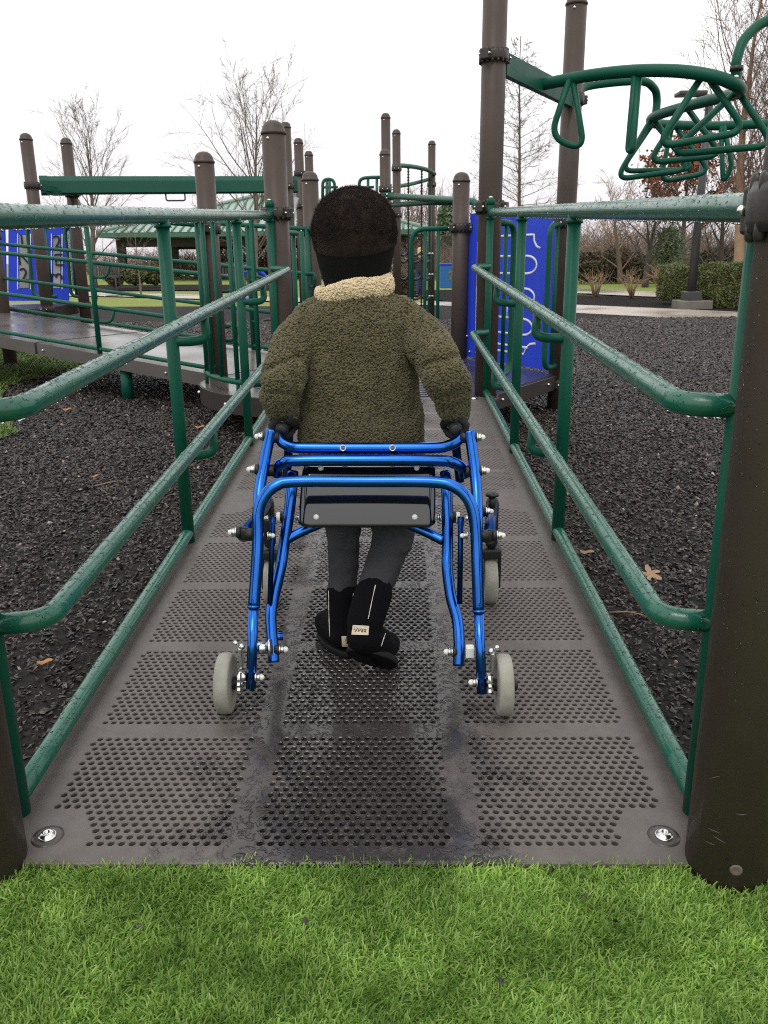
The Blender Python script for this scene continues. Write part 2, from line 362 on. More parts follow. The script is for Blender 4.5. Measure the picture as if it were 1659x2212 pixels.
def evaluated(me_obj):
    dg = bpy.context.evaluated_depsgraph_get(); ev = me_obj.evaluated_get(dg)
    return bpy.data.meshes.new_from_object(ev)
def remeshed(name, mb, mats, voxel, smooth=6, disp=None, org=(0, 0, 0)):
    me = mb.mesh(name, mats, org, fixn=True); o = obj(name+'_tmp', me)
    r = o.modifiers.new('r', 'REMESH'); r.mode = 'VOXEL'; r.voxel_size = voxel; r.use_smooth_shade = True
    if smooth:
        sm = o.modifiers.new('s', 'SMOOTH'); sm.iterations = smooth; sm.factor = 0.5
    for i, (kind, size, strength, ob) in enumerate(disp or []):
        t = bpy.data.textures.new('t', kind); t.noise_scale = size
        d = o.modifiers.new('d', 'DISPLACE'); d.texture = t; d.strength = strength; d.mid_level = 0.5; d.texture_coords = 'LOCAL'
    bpy.context.view_layer.update()
    m2 = evaluated(o); bpy.data.objects.remove(o, do_unlink=True); bpy.data.meshes.remove(me)
    m2.name = name; m2.materials.clear()
    for m in (mats if isinstance(mats, (list, tuple)) else [mats]): m2.materials.append(m)
    m2.polygons.foreach_set('use_smooth', [True]*len(m2.polygons)); return m2
def sample_surface(me, n):
    me.calc_loop_triangles(); nt = len(me.loop_triangles)
    tri = np.empty(nt*3, dtype=np.int32); me.loop_triangles.foreach_get('vertices', tri); tri = tri.reshape(-1, 3)
    co_ = np.empty(len(me.vertices)*3); me.vertices.foreach_get('co', co_); co_ = co_.reshape(-1, 3)
    vn = np.empty(len(me.vertices)*3); me.vertices.foreach_get('normal', vn); vn = vn.reshape(-1, 3)
    a, b, c = co_[tri[:, 0]], co_[tri[:, 1]], co_[tri[:, 2]]
    ar = np.linalg.norm(np.cross(b-a, c-a), axis=1); cs = np.cumsum(ar); t = np.searchsorted(cs, rng.random(n)*cs[-1]); t = np.minimum(t, nt-1)
    u = rng.random((n, 2)); fl = u.sum(1) > 1; u[fl] = 1-u[fl]
    w = np.stack([1-u.sum(1), u[:, 0], u[:, 1]], 1)
    P = a[t]*w[:, :1]+b[t]*w[:, 1:2]+c[t]*w[:, 2:]
    N = vn[tri[t, 0]]*w[:, :1]+vn[tri[t, 1]]*w[:, 1:2]+vn[tri[t, 2]]*w[:, 2:]
    N /= np.maximum(np.linalg.norm(N, axis=1), 1e-9)[:, None]; return P, N
def frames_from_normals(N):
    n = len(N); r = rng.normal(size=(n, 3)); x = r-N*np.sum(r*N, 1)[:, None]; x /= np.linalg.norm(x, axis=1)[:, None]; y = np.cross(N, x)
    return np.stack([x, y, N], axis=2)

# water beads on tubes (one 'stuff' part per rail)
def beads(paths, count_per_m, parent, size=(0.0012, 0.0034), ymax=4.5, drips=True, name='rain_beads'):
    pos, nrm, scl = [], [], []
    for pts, r in paths:
        pts = [V(p) for p in pts]
        for a, b in zip(pts[:-1], pts[1:]):
            L = (b-a).length
            if L < 1e-6 or min(a.y, b.y) > ymax: continue
            t = (b-a)/L; side = t.cross(V((0, 0, 1))).normalized() if abs(t.z) < 0.95 else V((1, 0, 0)); up = side.cross(t)
            near = max(0.35, 1.0-(a.y-1.2)/4.0)
            k = L*count_per_m*near
            k = int(k)+(1 if random.random() < k-int(k) else 0)
            for _ in range(k):
                an = random.gauss(0, 0.85); p = a+t*(random.random()*L); nn = up*math.cos(an)+side*math.sin(an)
                s = random.uniform(*size)*random.choice((0.6, 0.8, 1, 1.3)); pos.append(p+nn*(r-0.0002)); nrm.append(nn); scl.append((s*random.uniform(0.8, 1.3), s*random.uniform(0.8, 1.2), s*0.5))
            if drips:
                k = L*80*near; k = int(k)+(1 if random.random() < k-int(k) else 0)
                for _ in range(k):
                    an = math.pi+random.gauss(0, 0.12); p = a+t*(random.random()*L); nn = up*math.cos(an)+side*math.sin(an)
                    s = random.uniform(0.0014, 0.0034); pos.append(p+nn*(r+0.0002)); nrm.append(nn); scl.append((s, s, s*random.uniform(0.8, 1.2)))
    if not pos: return None
    fr = frames_from_normals(np.array([n[:] for n in nrm]))
    org = wloc(parent); v, f = scatter(ICO1[0], ICO1[1], np.array([(p-org)[:] for p in pos]), fr, np.array(scl))
    o = obj(name, np_mesh(name, v, f, WATER, smooth=True), parent); o['kind'] = 'stuff'; return o

# ------------------------------------------------------------------ world and light
w = bpy.data.worlds.new("World"); scene.world = w; w.use_nodes = True; nt = w.node_tree; L = nt.links
bg = nt.nodes['Background']; bg.inputs['Strength'].default_value = 0.1
SUN_EL, SUN_AZ = math.radians(58), math.radians(200)
sky = nd(nt, 'ShaderNodeTexSky'); sky.sky_type = 'NISHITA'; sky.sun_disc = False; sky.sun_elevation = SUN_EL; sky.sun_rotation = SUN_AZ; sky.air_density = 1.0; sky.dust_density = 4.0
hsv = nd(nt, 'ShaderNodeHueSaturation'); hsv.inputs['Saturation'].default_value = 0.15; L.new(sky.outputs[0], hsv.inputs['Color'])
tc = nd(nt, 'ShaderNodeTexCoord'); sp = nd(nt, 'ShaderNodeSeparateXYZ'); L.new(tc.outputs['Generated'], sp.inputs[0])
cr = nd(nt, 'ShaderNodeValToRGB'); L.new(sp.outputs[2], cr.inputs['Fac'])
e = cr.color_ramp.elements; e[0].position = 0.0; e[0].color = (0.60, 0.565, 0.59, 1); e[1].position = 0.75; e[1].color = (1.0, 1.0, 1.0, 1)
q = e.new(0.10); q.color = (0.74, 0.72, 0.735, 1); q = e.new(0.26); q.color = (0.90, 0.90, 0.905, 1)
nz = nd(nt, 'ShaderNodeTexNoise', Scale=2.2, Detail=4.0); L.new(tc.outputs['Generated'], nz.inputs['Vector'])
mr = nd(nt, 'ShaderNodeMapRange'); mr.inputs[3].default_value = 13.4; mr.inputs[4].default_value = 16.2; L.new(nz.outputs['Fac'], mr.inputs[0])
ml = nd(nt, 'ShaderNodeVectorMath', operation='SCALE'); L.new(cr.outputs['Color'], ml.inputs[0]); L.new(mr.outputs[0], ml.inputs['Scale'])
mx = nd(nt, 'ShaderNodeMix', data_type='RGBA'); mx.inputs[0].default_value = 0.9; L.new(hsv.outputs['Color'], mx.inputs[6]); L.new(ml.outputs[0], mx.inputs[7])
L.new(mx.outputs[2], bg.inputs['Color'])
sun = bpy.data.lights.new('sun', 'SUN'); sun.energy = 0.8; sun.angle = math.radians(25); sun.color = (1, 0.97, 0.93)
so = bpy.data.objects.new('sun', sun); COL.objects.link(so)
# sun_rotation is measured clockwise from +Y; put the lamp in the same direction
sd = V((math.sin(SUN_AZ)*math.cos(SUN_EL), math.cos(SUN_AZ)*math.cos(SUN_EL), math.sin(SUN_EL)))
so.rotation_euler = (-sd).to_track_quat('-Z', 'Y').to_euler(); so.location = sd*50
scene.view_settings.view_transform = 'Standard'; scene.view_settings.look = 'None'; scene.view_settings.exposure = 0.12; scene.view_settings.gamma = 1.0
scene.cycles.max_bounces = 8; scene.cycles.transparent_max_bounces = 8; scene.cycles.use_denoising = False; scene.cycles.filter_width = 1.05

# ------------------------------------------------------------------ ground, paths, lawn
def sheet(name, pts, z, m, kind='structure'):
    mb = MB(); mb.poly([(p[0], p[1], z) for p in pts]); o = obj(name, mb.mesh(name, m, (0, 0, 0), True)); o['kind'] = kind
    if o.data.polygons[0].normal.z < 0: o.data.flip_normals()
    return o
def G(u, v): p = PZ(u, v, GZ); return (p.x, p.y)
sheet('lawn', [(-400, -60), (400, -60), (400, 700), (-400, 700)], -0.11, LAWN)
mulch_edge = [(1800, 740), (1659, 715), (1575, 703), (1406, 684.6), (1231.6, 675.4)]
path_far = [(1231.6, 658), (1458.6, 667.4), (1575, 672.7), (1800, 684)]
ME = [G(*p) for p in mulch_edge]; PF = [G(*p) for p in path_far]
sheet('mulch_ground', [(-26, -8), (14, -8), (14, 5)]+ME+[(1.1, 19.2), (-2, 19.6), (-6, 20.1), (-14, 21.2), (-26, 23)], GZ, MULCH)
sheet('concrete_path', [(14, 5.2)]+ME+[(1.1, 19.2), (-3, 22.0), (-8.6, 26.2), (-22, 32), (-22, 36), (-9.6, 29.6), (-3, 24.2), (1.2, 20.9)]+PF+[(22, 5.2)], GZ+0.004, CONC)
sheet('mulch_bed', [(1.3, 21.0)]+PF+[G(1800, 668), G(1640, 655), G(1421, 643.7), G(1231.6, 637), (1.9, 28.5), (-0.5, 29)], GZ+0.008, MULCHB)
sheet('back_path', [G(1231, 633), G(1403, 641), G(1700, 655), G(1700, 646), G(1403, 630), G(1231, 623)], GZ+0.006, CONC)
sheet('shrub_bed', [G(180, 628), G(430, 627), G(640, 626), G(640, 616), G(430, 615), G(180, 616)], GZ+0.008, MULCHB)

# artificial turf at the foot of the ramp
def blades(name, n, region, zf, lmin, lmax, wmin, wmax, m, lean=(0.5, 1.25)):
    P = []
    while len(P) < n:
        x, y = region(); P.append((x, y, zf))
    P = np.array(P); n = len(P)
    ln = rng.uniform(lmin, lmax, n); wd = rng.uniform(wmin, wmax, n)
    fx = np.array([mnoise.noise(V((p[0]*7, p[1]*7, 0))) for p in P]); az = fx*2.5+rng.normal(0, 1.7, n)
    le = rng.uniform(*lean, n); d = np.stack([np.cos(az), np.sin(az), np.zeros(n)], 1)
    pw = az+rng.normal(math.pi/2, 0.8, n); sd = np.stack([np.cos(pw), np.sin(pw), np.zeros(n)], 1)*wd[:, None]*0.5
    up = np.array([0, 0, 1.0])
    def pt(t):
        a = le*(0.62+0.42*t); return d*(np.sin(a)*ln*t)[:, None]+up*(np.cos(a)*ln*t)[:, None]
    vs = []
    for t, k in ((0, 1.0), (0.4, 1.0), (0.75, 0.8), (1.0, 0.55)):
        c = P+pt(t); vs += [c-sd*k, c+sd*k]
    v = np.stack(vs, 1).reshape(-1, 3); b = np.arange(n)[:, None]*8
    f = np.concatenate([b+np.array([[0, 1, 3, 2]]), b+np.array([[2, 3, 5, 4]]), b+np.array([[4, 5, 7, 6]])], 1).reshape(-1, 4)
    o = obj(name, np_mesh(name, v, f, m)); o['kind'] = 'stuff'; return o
mb = MB(); mb.box((0, -1.43, -0.056), (5.2, 5.14, 0.09)); tm = obj('turf_mat', mb.mesh('turf_mat', TURFB)); tm['kind'] = 'structure'
POST_R = (0.537, 1.137); POST_L = (-0.683, 1.137); PR_ = 0.0645
def reg():
    while True:
        x = random.uniform(-0.80, 0.78); y = random.uniform(0.66, 1.160)
        if abs(x+0.03) > 0.30+0.45*y: continue
        if y > 1.134+0.016*mnoise.noise(V((x*22, 3, 0)))+0.010*mnoise.noise(V((x*90, 7, 0))): continue
        if (x-POST_R[0])**2+(y-POST_R[1])**2 < PR_**2 or (x-POST_L[0])**2+(y-POST_L[1])**2 < PR_**2: continue
        return x, y
blades('turf_grass', 66000, reg, -0.011, 0.011, 0.0215, 0.0017, 0.0031, TURFL, (0.3, 1.4))
TPOLY = [(-2.42, 4.6), (-2.36, 5.1), (-2.8, 5.75), (-3.35, 7.1), (-3.2, 8.7), (-3.3, 9.7), (-6.5, 11.5), (-9, 8), (-7, 4)]
sheet('turf_patch', TPOLY, GZ+0.012, mat('shaded_turf_backing', (0.03, 0.055, 0.012), 0.9, var=(0.05, 0.085, 0.02), vscale=40))  # backing colour darkened to stand for the side ramp's shade
def inpoly(x, y, P):
    c = False; j = len(P)-1
    for i in range(len(P)):
        if (P[i][1] > y) != (P[j][1] > y) and x < (P[j][0]-P[i][0])*(y-P[i][1])/(P[j][1]-P[i][1])+P[i][0]: c = not c
        j = i
    return c
def reg2():
    while True:
        x = random.uniform(-5.8, -2.2); y = random.uniform(4.5, 11)
        k = 0.09*mnoise.noise(V((x*6, y*6, 0)))
        if inpoly(x+k, y+k, TPOLY) and x > -0.62*y+0.0: return x, y
blades('turf_patch_grass', 34000, reg2, GZ+0.012, 0.025, 0.045, 0.005, 0.009, TURFD)

# rubber mulch: loose chips lying on the ground, dense close by
def chips():
    pos, sc = [], []
    tries = 760000
    X = rng.uniform(-6.0, 7.0, tries); Y = 1.15+rng.random(tries)**1.0*13.5
    lim = 0.52*Y+0.55
    keep = (X > -lim-0.1) & (X < lim) & ~((X > -0.62) & (X < 0.47) & (Y < 5))
    keep &= rng.random(tries) < np.clip(2.6/(0.45+0.27*Y), 0.03, 1.0)
    X, Y = X[keep], Y[keep]
    nn = len(X)
    base = rng.uniform(0.0035, 0.0090, nn)*(1+0.13*np.clip(Y-2, 0, 14))
    zz = GZ+rng.uniform(-0.002, 0.008, nn)
    msk = np.array([not inpoly(x, y, TPOLY) for x, y in zip(X, Y)])
    X, Y, base, zz = X[msk], Y[msk], base[msk], zz[msk]; nn = len(X)
    S = np.stack([base*rng.uniform(0.8, 1.7, nn), base*rng.uniform(0.6, 1.0, nn), base*rng.uniform(0.3, 0.75, nn)], 1)
    bv = np.array(OCT_V, float); bv[0] += (0, 0.35, 0.3); bv[2] += (0.3, 0, -0.2); bv[3] += (0.4, 0, 0.25); bv[4] += (0.35, 0.3, 0)
    tx = [(660, 1990), (385, 2042), (1330, 1990), (1192, 1880), (1262, 1935), (1080, 2120), (300, 2000)]
    for u_, v_ in tx:
        p_ = PZ(u_, v_, 0.003); X = np.append(X, p_.x); Y = np.append(Y, p_.y); zz = np.append(zz, 0.004); S = np.vstack([S, (0.007, 0.005, 0.003)])
    nn = len(X); rot_ = frames_from_normals(np.stack([rng.normal(0, 0.55, nn), rng.normal(0, 0.55, nn), np.ones(nn)], 1)/np.sqrt(1.6))
    rot_ /= np.maximum(np.linalg.norm(rot_, axis=1, keepdims=True), 1e-6)
    v, f = scatter(bv, OCT_F, np.stack([X, Y, zz], 1), rot_, S)
    o = obj('mulch_chips', np_mesh('mulch_chips', v, f, CHIP)); o['kind'] = 'stuff'; print('chips', nn)
chips()

# fallen leaves
def leaf(name, u, v, size, m, label, ang=0.0, lobed=False):
    p = PZ(u, v, GZ+0.016); mb = MB(); n = 14; pts = []
    R = Matrix.Rotation(ang, 3, 'Z')@Matrix.Rotation(0.35, 3, 'X')
    def at(x, y): return V(p)+R@V((x*size, y*size, 0.25*size*(x*x)+0.12*size*math.sin(5*x)))
    rim = []
    for i in range(n*2):
        a = 2*math.pi*i/(n*2); r = (0.5+0.28*math.cos(5*a)) if lobed else 0.36+0.14*abs(math.cos(a))
        rim.append((r*math.cos(a)*(1.0 if lobed else 1.25), r*math.sin(a)*(1 if lobed else 0.55)))
    b = len(mb.v); mb.v.append(at(0, 0)); mb.v += [at(*q) for q in rim]
    for i in range(len(rim)): mb.face((b, b+1+i, b+1+(i+1) % len(rim)))
    mb.tube([at(-0.45, 0), at(-0.75, 0.06), at(-1.0, 0.02)], size*0.02, 5)
    o = mb.top(name, m, p); return tag(o, label, 'leaf', 'fallen leaves on the rubber mulch')
leaf('fallen_leaf', 97, 1429, 0.032, LEAFO, 'orange leaf on black mulch beside the near left bottom rail', 0.35)
leaf('fallen_leaf', 432, 922, 0.05, LEAFO, 'orange brown leaf on mulch between the second and third left rail posts', -0.1)
leaf('fallen_leaf', 145, 884, 0.05, LEAFO, 'orange leaf strip below the bend of the left upper handrail', 0.4)
leaf('fallen_leaf', 1405, 1240, 0.055, LEAFB, 'curled tan lobed leaf beside the right lower handrail bend', 0.5, True)
leaf('fallen_leaf', 1268, 1192, 0.04, LEAFB, 'small pale leaf on mulch right of the second right rail post', -0.3)
leaf('fallen_leaf', 205, 1028, 0.03, LEAFO, 'tiny orange leaf left of the second left rail post', 0.6)
def stick(u0, v0, u1, v1, label):
    a, c = PZ(u0, v0, GZ+0.014), PZ(u1, v1, GZ+0.016); m = (a+c)/2+V((0.004, 0.006, 0.004)); mb = MB(); mb.tube([a, m, c], [0.0022, 0.0028, 0.0014], 6)
    mb.tube([m, m+(c-a)*0.12+V((0.012, -0.01, 0.006))], [0.0015, 0.001], 5)
    o = mb.top('twig', LEAFB, a); tag(o, label, 'twig')
stick(1315, 1323, 1390, 1328, 'thin straw coloured twig on mulch below the right lower handrail')
stick(205, 1050, 265, 1038, 'thin curved twig on mulch left of the second left rail post')

# ------------------------------------------------------------------ the perforated ramp
XC = -0.075; HW = 0.6; ML = 1.83
ramp = thing('access_ramp', (XC, Y0, 0), 'long wet brown perforated ramp running up between the green handrails', 'ramp')
def deck_module():
    cw, ch = 0.01816, 0.01563; r1, r2 = 0.0073, 0.0056
    oct_ = [math.radians(22.5+45*k) for k in range(8)]
    tv = [(cw/2, -ch/2, 0), (cw/2, ch/2, 0), (-cw/2, ch/2, 0), (-cw/2, -ch/2, 0)]
    for r, z in ((r1, 0), (r2, -0.0016), (r2*0.96, -0.013)): tv += [(r*math.cos(a), r*math.sin(a), z) for a in oct_]
    o = lambda k: 4+(k % 8)
    tf = [(1, o(1), o(0)), (2, o(3), o(2)), (3, o(5), o(4)), (0, o(7), o(6))]
    for c0, c1, k in ((0, 1, 7), (1, 2, 1), (2, 3, 3), (3, 0, 5)): tf += [(c0, c1, o(k+1)), (c0, o(k+1), o(k))]
    for ring in (0, 1):
        for k in range(8):
            a, b_ = 4+ring*8+k, 4+ring*8+(k+1) % 8; tf += [(a, b_, b_+8), (a, b_+8, a+8)]
    hol, quads = [], []
    xb = [(-0.549, -0.213), (-0.168, 0.168), (0.213, 0.549)]; s0 = 0.033; per = 0.3565; ln = 20*ch
    bolts = [(-0.527, 0.057), (0.527, 0.057), (-0.527, ML-0.057), (0.527, ML-0.057)]
    def rect(x0, x1, y0, y1):
        if x1-x0 > 1e-6 and y1-y0 > 1e-6: quads.append((x0, x1, y0, y1))
    ye = 0.0
    for k in range(5):
        a = s0+per*k
        rect(-HW, HW, ye, a); ye = a+ln
        for x0, x1 in ((-HW, -0.549), (-0.213, -0.168), (0.168, 0.213), (0.549, HW)): rect(x0, x1, a, a+ln)
        for bx0, bx1 in xb:
            for j in range(20):
                y0, y1 = a+j*ch, a+(j+1)*ch; off = (j % 2)*cw/2
                if off: rect(bx0, bx0+off, y0, y1)
                else: rect(bx1-cw/2, bx1, y0, y1)
                for i in range(18):
                    cx, cy = bx0+off+cw*(i+0.5), (y0+y1)/2
                    if min((cx-q[0])**2+(cy-q[1])**2 for q in bolts) < 0.075**2: rect(cx-cw/2, cx+cw/2, y0, y1)
                    else: hol.append((cx, cy, 0))
    rect(-HW, HW, ye, ML-0.003)
    hol = np.array(hol); v1 = (np.array(tv)[None]+hol[:, None, :]).reshape(-1, 3)
    f1 = (np.array(tf)[None]+(np.arange(len(hol))*len(tv))[:, None, None]).reshape(-1, 3)
    v2, f2 = [], []
    for x0, x1, y0, y1 in quads:
        b = len(v2); v2 += [(x0, y0, 0), (x1, y0, 0), (x1, y1, 0), (x0, y1, 0)]; f2 += [(b, b+1, b+2), (b, b+2, b+3)]
    # rolled sides, ends and an added black plate that darkens the holes
    def strip(prof):
        b = len(v2)
        for p, q in prof: v2.append(p); v2.append(q)
        for i in range(len(prof)-1):
            c = b+2*i; f2.append((c, c+1, c+3)); f2.append((c, c+3, c+2))
    E_ = ML-0.003
    arc = [(HW+0.014*math.sin(a), -0.014+0.014*math.cos(a)) for a in [0, .3, .6, .9, 1.2, 1.571]]+[(HW+0.014, -0.095)]
    strip([((x, 0, z), (x, E_, z)) for x, z in arc][::-1]); strip([((-x, 0, z), (-x, E_, z)) for x, z in arc])
    arc2 = [(-0.006*math.sin(a), -0.006+0.006*math.cos(a)) for a in [0, .5, 1.0, 1.571]]+[(-0.006, -0.095)]
    strip([((-HW, y, z), (HW, y, z)) for y, z in arc2][::-1])
    strip([((-HW, E_-y, z), (HW, E_-y, z)) for y, z in arc2])
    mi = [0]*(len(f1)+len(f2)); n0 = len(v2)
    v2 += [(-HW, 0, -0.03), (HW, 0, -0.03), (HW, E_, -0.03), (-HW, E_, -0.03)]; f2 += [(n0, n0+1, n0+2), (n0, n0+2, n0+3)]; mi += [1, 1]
    return np_mesh('deck_panel', np.concatenate([v1, np.array(v2)]), np.concatenate([f1, np.array(f2)+len(v1)]), [DECK, BLACKP], mi)
dm = deck_module()
wash = MB(); wash.lathe([(0.0, 0.0006), (0.040, 0.0012), (0.052, 0.0004), (0.054, -0.003)], (0, 0, 0), 32)
boltmb = MB(); boltmb.lathe([(0.026, 0.0), (0.026, 0.003), (0.0235, 0.0045), (0.0225, 0.0042), (0.0215, 0.006), (0.017, 0.0105), (0.010, 0.0125), (0.0068, 0.0118), (0.006, 0.0085), (0.0, 0.008)], (0, 0, 0.001), 28)
WETD = mat('wet_deck_recess', (0.060, 0.052, 0.048), 0.3)
wm_, bm_ = wash.mesh('washer', WETD), boltmb.mesh('deck_bolt', STEEL)
for k in range(2):
    dp = obj('deck_panel', dm, ramp, (0, k*ML*math.cos(AL), k*ML*math.sin(AL))); dp.rotation_euler = (AL, 0, 0)
    for x, s in (((-0.527, 0.057), (0.527, 0.057)) if k == 0 else ((-0.527, ML-0.057), (0.527, ML-0.057))):
        b = obj('deck_bolt', bm_, dp, (x, s, 0.0002)); b.scale = (0.58, 0.58, 0.7); q_ = obj('washer', wm_, dp, (x, s, 0)); q_.scale = (0.52, 0.52, 1)
# standing water: thin flat pools on the ramp
# ------------------------------------------------------------------ posts
def collar_mb(mb, c, r, h=0.07, teeth=16, m=0, ms=1, bolt_dirs=((0, -1),)):
    mb.lathe([(r, -h*0.36), (r+0.013, -h*0.36), (r+0.015, -h*0.2), (r+0.015, h*0.2), (r+0.013, h*0.36), (r, h*0.36)], c, 28, m)
    for k in range(teeth):
        a = 2*math.pi*(k+0.5)/teeth; R = Matrix.Rotation(a, 3, 'Z')
        for sgn in (-1, 1):
            mb.capsule([V(c)+R@V((r+0.006, 0, sgn*h*0.24)), V(c)+R@V((r+0.007, 0, sgn*h*0.42))], [(0.0085, math.pi*r/teeth*0.74), (0.0075, math.pi*r/teeth*0.66)], 10, m, up=R@V((1, 0, 0)))
    for d in bolt_dirs:
        dv = V((d[0], d[1], 0)).normalized(); side = V((-dv.y, dv.x, 0))
        mb.box(V(c)+dv*(r+0.022), (0.03, 0.05, h*0.75), m, Matrix.Rotation(math.atan2(dv.y, dv.x), 3, 'Z'), 0.005)
        for sg in (-1, 1): mb.ball(V(c)+dv*(r+0.03)+side*0.028*sg, 0.0075, ms, 8, 6)
def post(x, y, ztop, label, collars=(), r=PR_, zb=GZ-0.3, group='brown posts holding up the play structure', cap=True, far=False, scratches=False):
    zb_ = max(zb, GZ-0.02)
    t = thing('playground_post', (x, y, zb_), label, 'post', group)
    hcap = r*0.95
    MB().tube([(x, y, zb_), (x, y, ztop-hcap)], r, 32 if not far else 18).part('shaft', BROWN, t)
    mb = MB(); z0 = ztop-hcap
    mb.lathe([(r+0.003, -0.012), (r+0.005, -0.004), (r+0.004, 0.002), (r*0.985, 0.006), (r*0.90, r*0.42), (r*0.72, r*0.70), (r*0.42, r*0.88), (0.0, r*0.95)], (x, y, z0), 28)
    mb.part('cap', BROWN, t)
    mb = MB(); mb.ball((x-r*0.35, y-r*0.92, z0-0.035), (0.009, 0.006, 0.009), 0, 10, 6); mb.part('rivet', STEEL, t)
    for c in collars:
        z, dirs = (c, ((0, -1),)) if not isinstance(c, tuple) else c
        mb = MB(); collar_mb(mb, (x, y, z), r, 0.085 if y < 1.2 else 0.07, bolt_dirs=dirs); mb.part('clamp_collar', [BROWND, STEEL], t)
    return t
HEXR, HEXF = (1.135, 5.82), (0.545, 4.865)
HX = {'fr': (0.53, 4.87), 'r': (1.135, 5.82), 'br': (0.52, 6.84), 'bl': (-0.65, 6.9), 'l': (-1.235, 5.82), 'fl': (-0.648, 4.87)}
pr = post(*POST_R, 2.45, 'thick scratched brown post at the near right corner of the ramp', [(1.005, ((-0.35, 0.95),))], group='brown posts at the foot of the ramp')
pl = post(*POST_L, 2.45, 'brown post at the near left corner of the ramp, cut off by the photo edge', [1.01], group='brown posts at the foot of the ramp')
post(*HX['fr'], 2.85, 'very tall brown post at the right ramp end carrying the green overhead bracket', [(1.21, ((-0.7, -0.7), (0.9, -0.4))), (1.955, ((-0.6, -0.8), (0.75, 0.6))), 0.14])
post(*HX['r'], 2.50, 'second tall brown post behind the right railing, at the far end of the overhead bracket', [(1.16, ((-0.7, -0.7),)), (1.90, ((-0.5, -0.8), (0.9, 0.3))), (0.10, ((-0.4, -0.9),))])
post(*HX['br'], 1.575, 'short brown post just left of the blue maze panel', [(1.17, ((-0.8, -0.6), (0.9, -0.4)))])
post(*HX['bl'], 1.60, 'short round capped brown post directly left of the child\'s hat', [(1.16, ((-0.9, -0.4),))])
post(*HX['l'], 1.625, 'brown post standing inside the curved green barrier', [1.15])
post(*HX['fl'], 1.665, 'thick round capped brown post at the top left end of the ramp', [(1.19, ((0.8, -0.6), (-0.6, -0.8)))])
post(-3.98, 8.62, PY(0, 369, 8.62).z, 'brown post at the photo\'s left edge at the top of the left side ramp', [1.2])
LL1 = (-3.86, 9.43); LL2 = (-3.74, 10.25)
post(*LL1, PY(53, 287, 9.43).z, 'tall brown post at the left end of the green track beam, nearer of the pair', [(1.73, ((0.9, 0.3),)), 0.45])
post(*LL2, PY(133, 297, 10.25).z, 'tall brown post behind the left end of the green track beam', [(1.70, ((0.9, -0.2),)), 0.45])
post(-1.285, 10.76, 2.515, 'tall brown post rising just right of the thick left ramp end post', [1.80])
post(-1.30, 12.3, 2.535, 'middle of the three tall brown posts left of the hat', [(2.08, ((0.6, -0.8),)), 1.66], far=True)
post(-1.29, 13.63, 2.525, 'farthest and shortest looking of the three tall brown posts left of the hat', [1.7], far=True)
post(-0.105, 12.39, 2.845, 'tallest far brown post above the child\'s hat', [1.9], far=True)
post(-0.11, 11.13, 2.243, 'nearer shorter brown post right above the hat, overlapping the tallest far post', [1.78], far=True)
post(0.045, 13.9, PY(849, 279, 13.9).z, 'brown post mostly hidden behind the tallest far post', [2.28, 1.6], far=True)
post(0.655, 15.38, 2.865, 'far brown post holding the right end of the chain net arch', [2.16], far=True)
def post_drops(par, cx, cy, n):
    pos, nr = [], []
    for _ in range(n):
        a = random.uniform(math.radians(170), math.radians(290)); z = 0.25+0.85*random.random()**0.7; d = V((math.cos(a), math.sin(a), 0)); pos.append((V((cx, cy, z))+d*PR_-wloc(par))[:]); nr.append(d[:])
    s_ = rng.uniform(0.0008, 0.0022, n); S = np.stack([s_, s_*1.3, s_*0.5], 1)
    v, f = scatter(ICO1[0], ICO1[1], np.array(pos), frames_from_normals(np.array(nr)), S); o = obj('rain_beads', np_mesh('rain_beads', v, f, WATER, smooth=True), par); o['kind'] = 'stuff'
post_drops(pr, *POST_R, 420)
# scuffs on the near right post
mb = MB()
for (u0, v0, u1, v1) in ((1528, 1788, 1556, 1800), (1540, 1805, 1568, 1822), (1522, 1816, 1545, 1826), (1590, 1758, 1614, 1760), (1532, 1682, 1556, 1676)):
    def onpost(u, v):
        R = ray(u, v); a = R.x**2+R.y**2; ox, oy = CAM.x-POST_R[0], CAM.y-POST_R[1]; b = 2*(ox*R.x+oy*R.y); c = ox*ox+oy*oy-(PR_+0.0004)**2
        d = b*b-4*a*c
        return CAM+R*((-b-math.sqrt(d))/(2*a)) if d > 0 else None
    p, q = onpost(u0, v0), onpost(u1, v1)
    if p and q: mb.tube([p, (p+q)/2+((p+q)/2-V((POST_R[0], POST_R[1], (p.z+q.z)/2))).normalized()*0.0006, q], [0.0004, 0.0006, 0.0003], 4)
p = onpost(1590, 1880)
if p: mb.lathe([(0.0, 0.0012), (0.005, 0.001), (0.007, 0.0018), (0.0095, 0.0012), (0.010, -0.002)], p, 14, 0, (p-V((POST_R[0], POST_R[1], p.z))))
mb.part('scuff_mark', mat('scuffed_metal', (0.12, 0.095, 0.08), 0.6), pr)

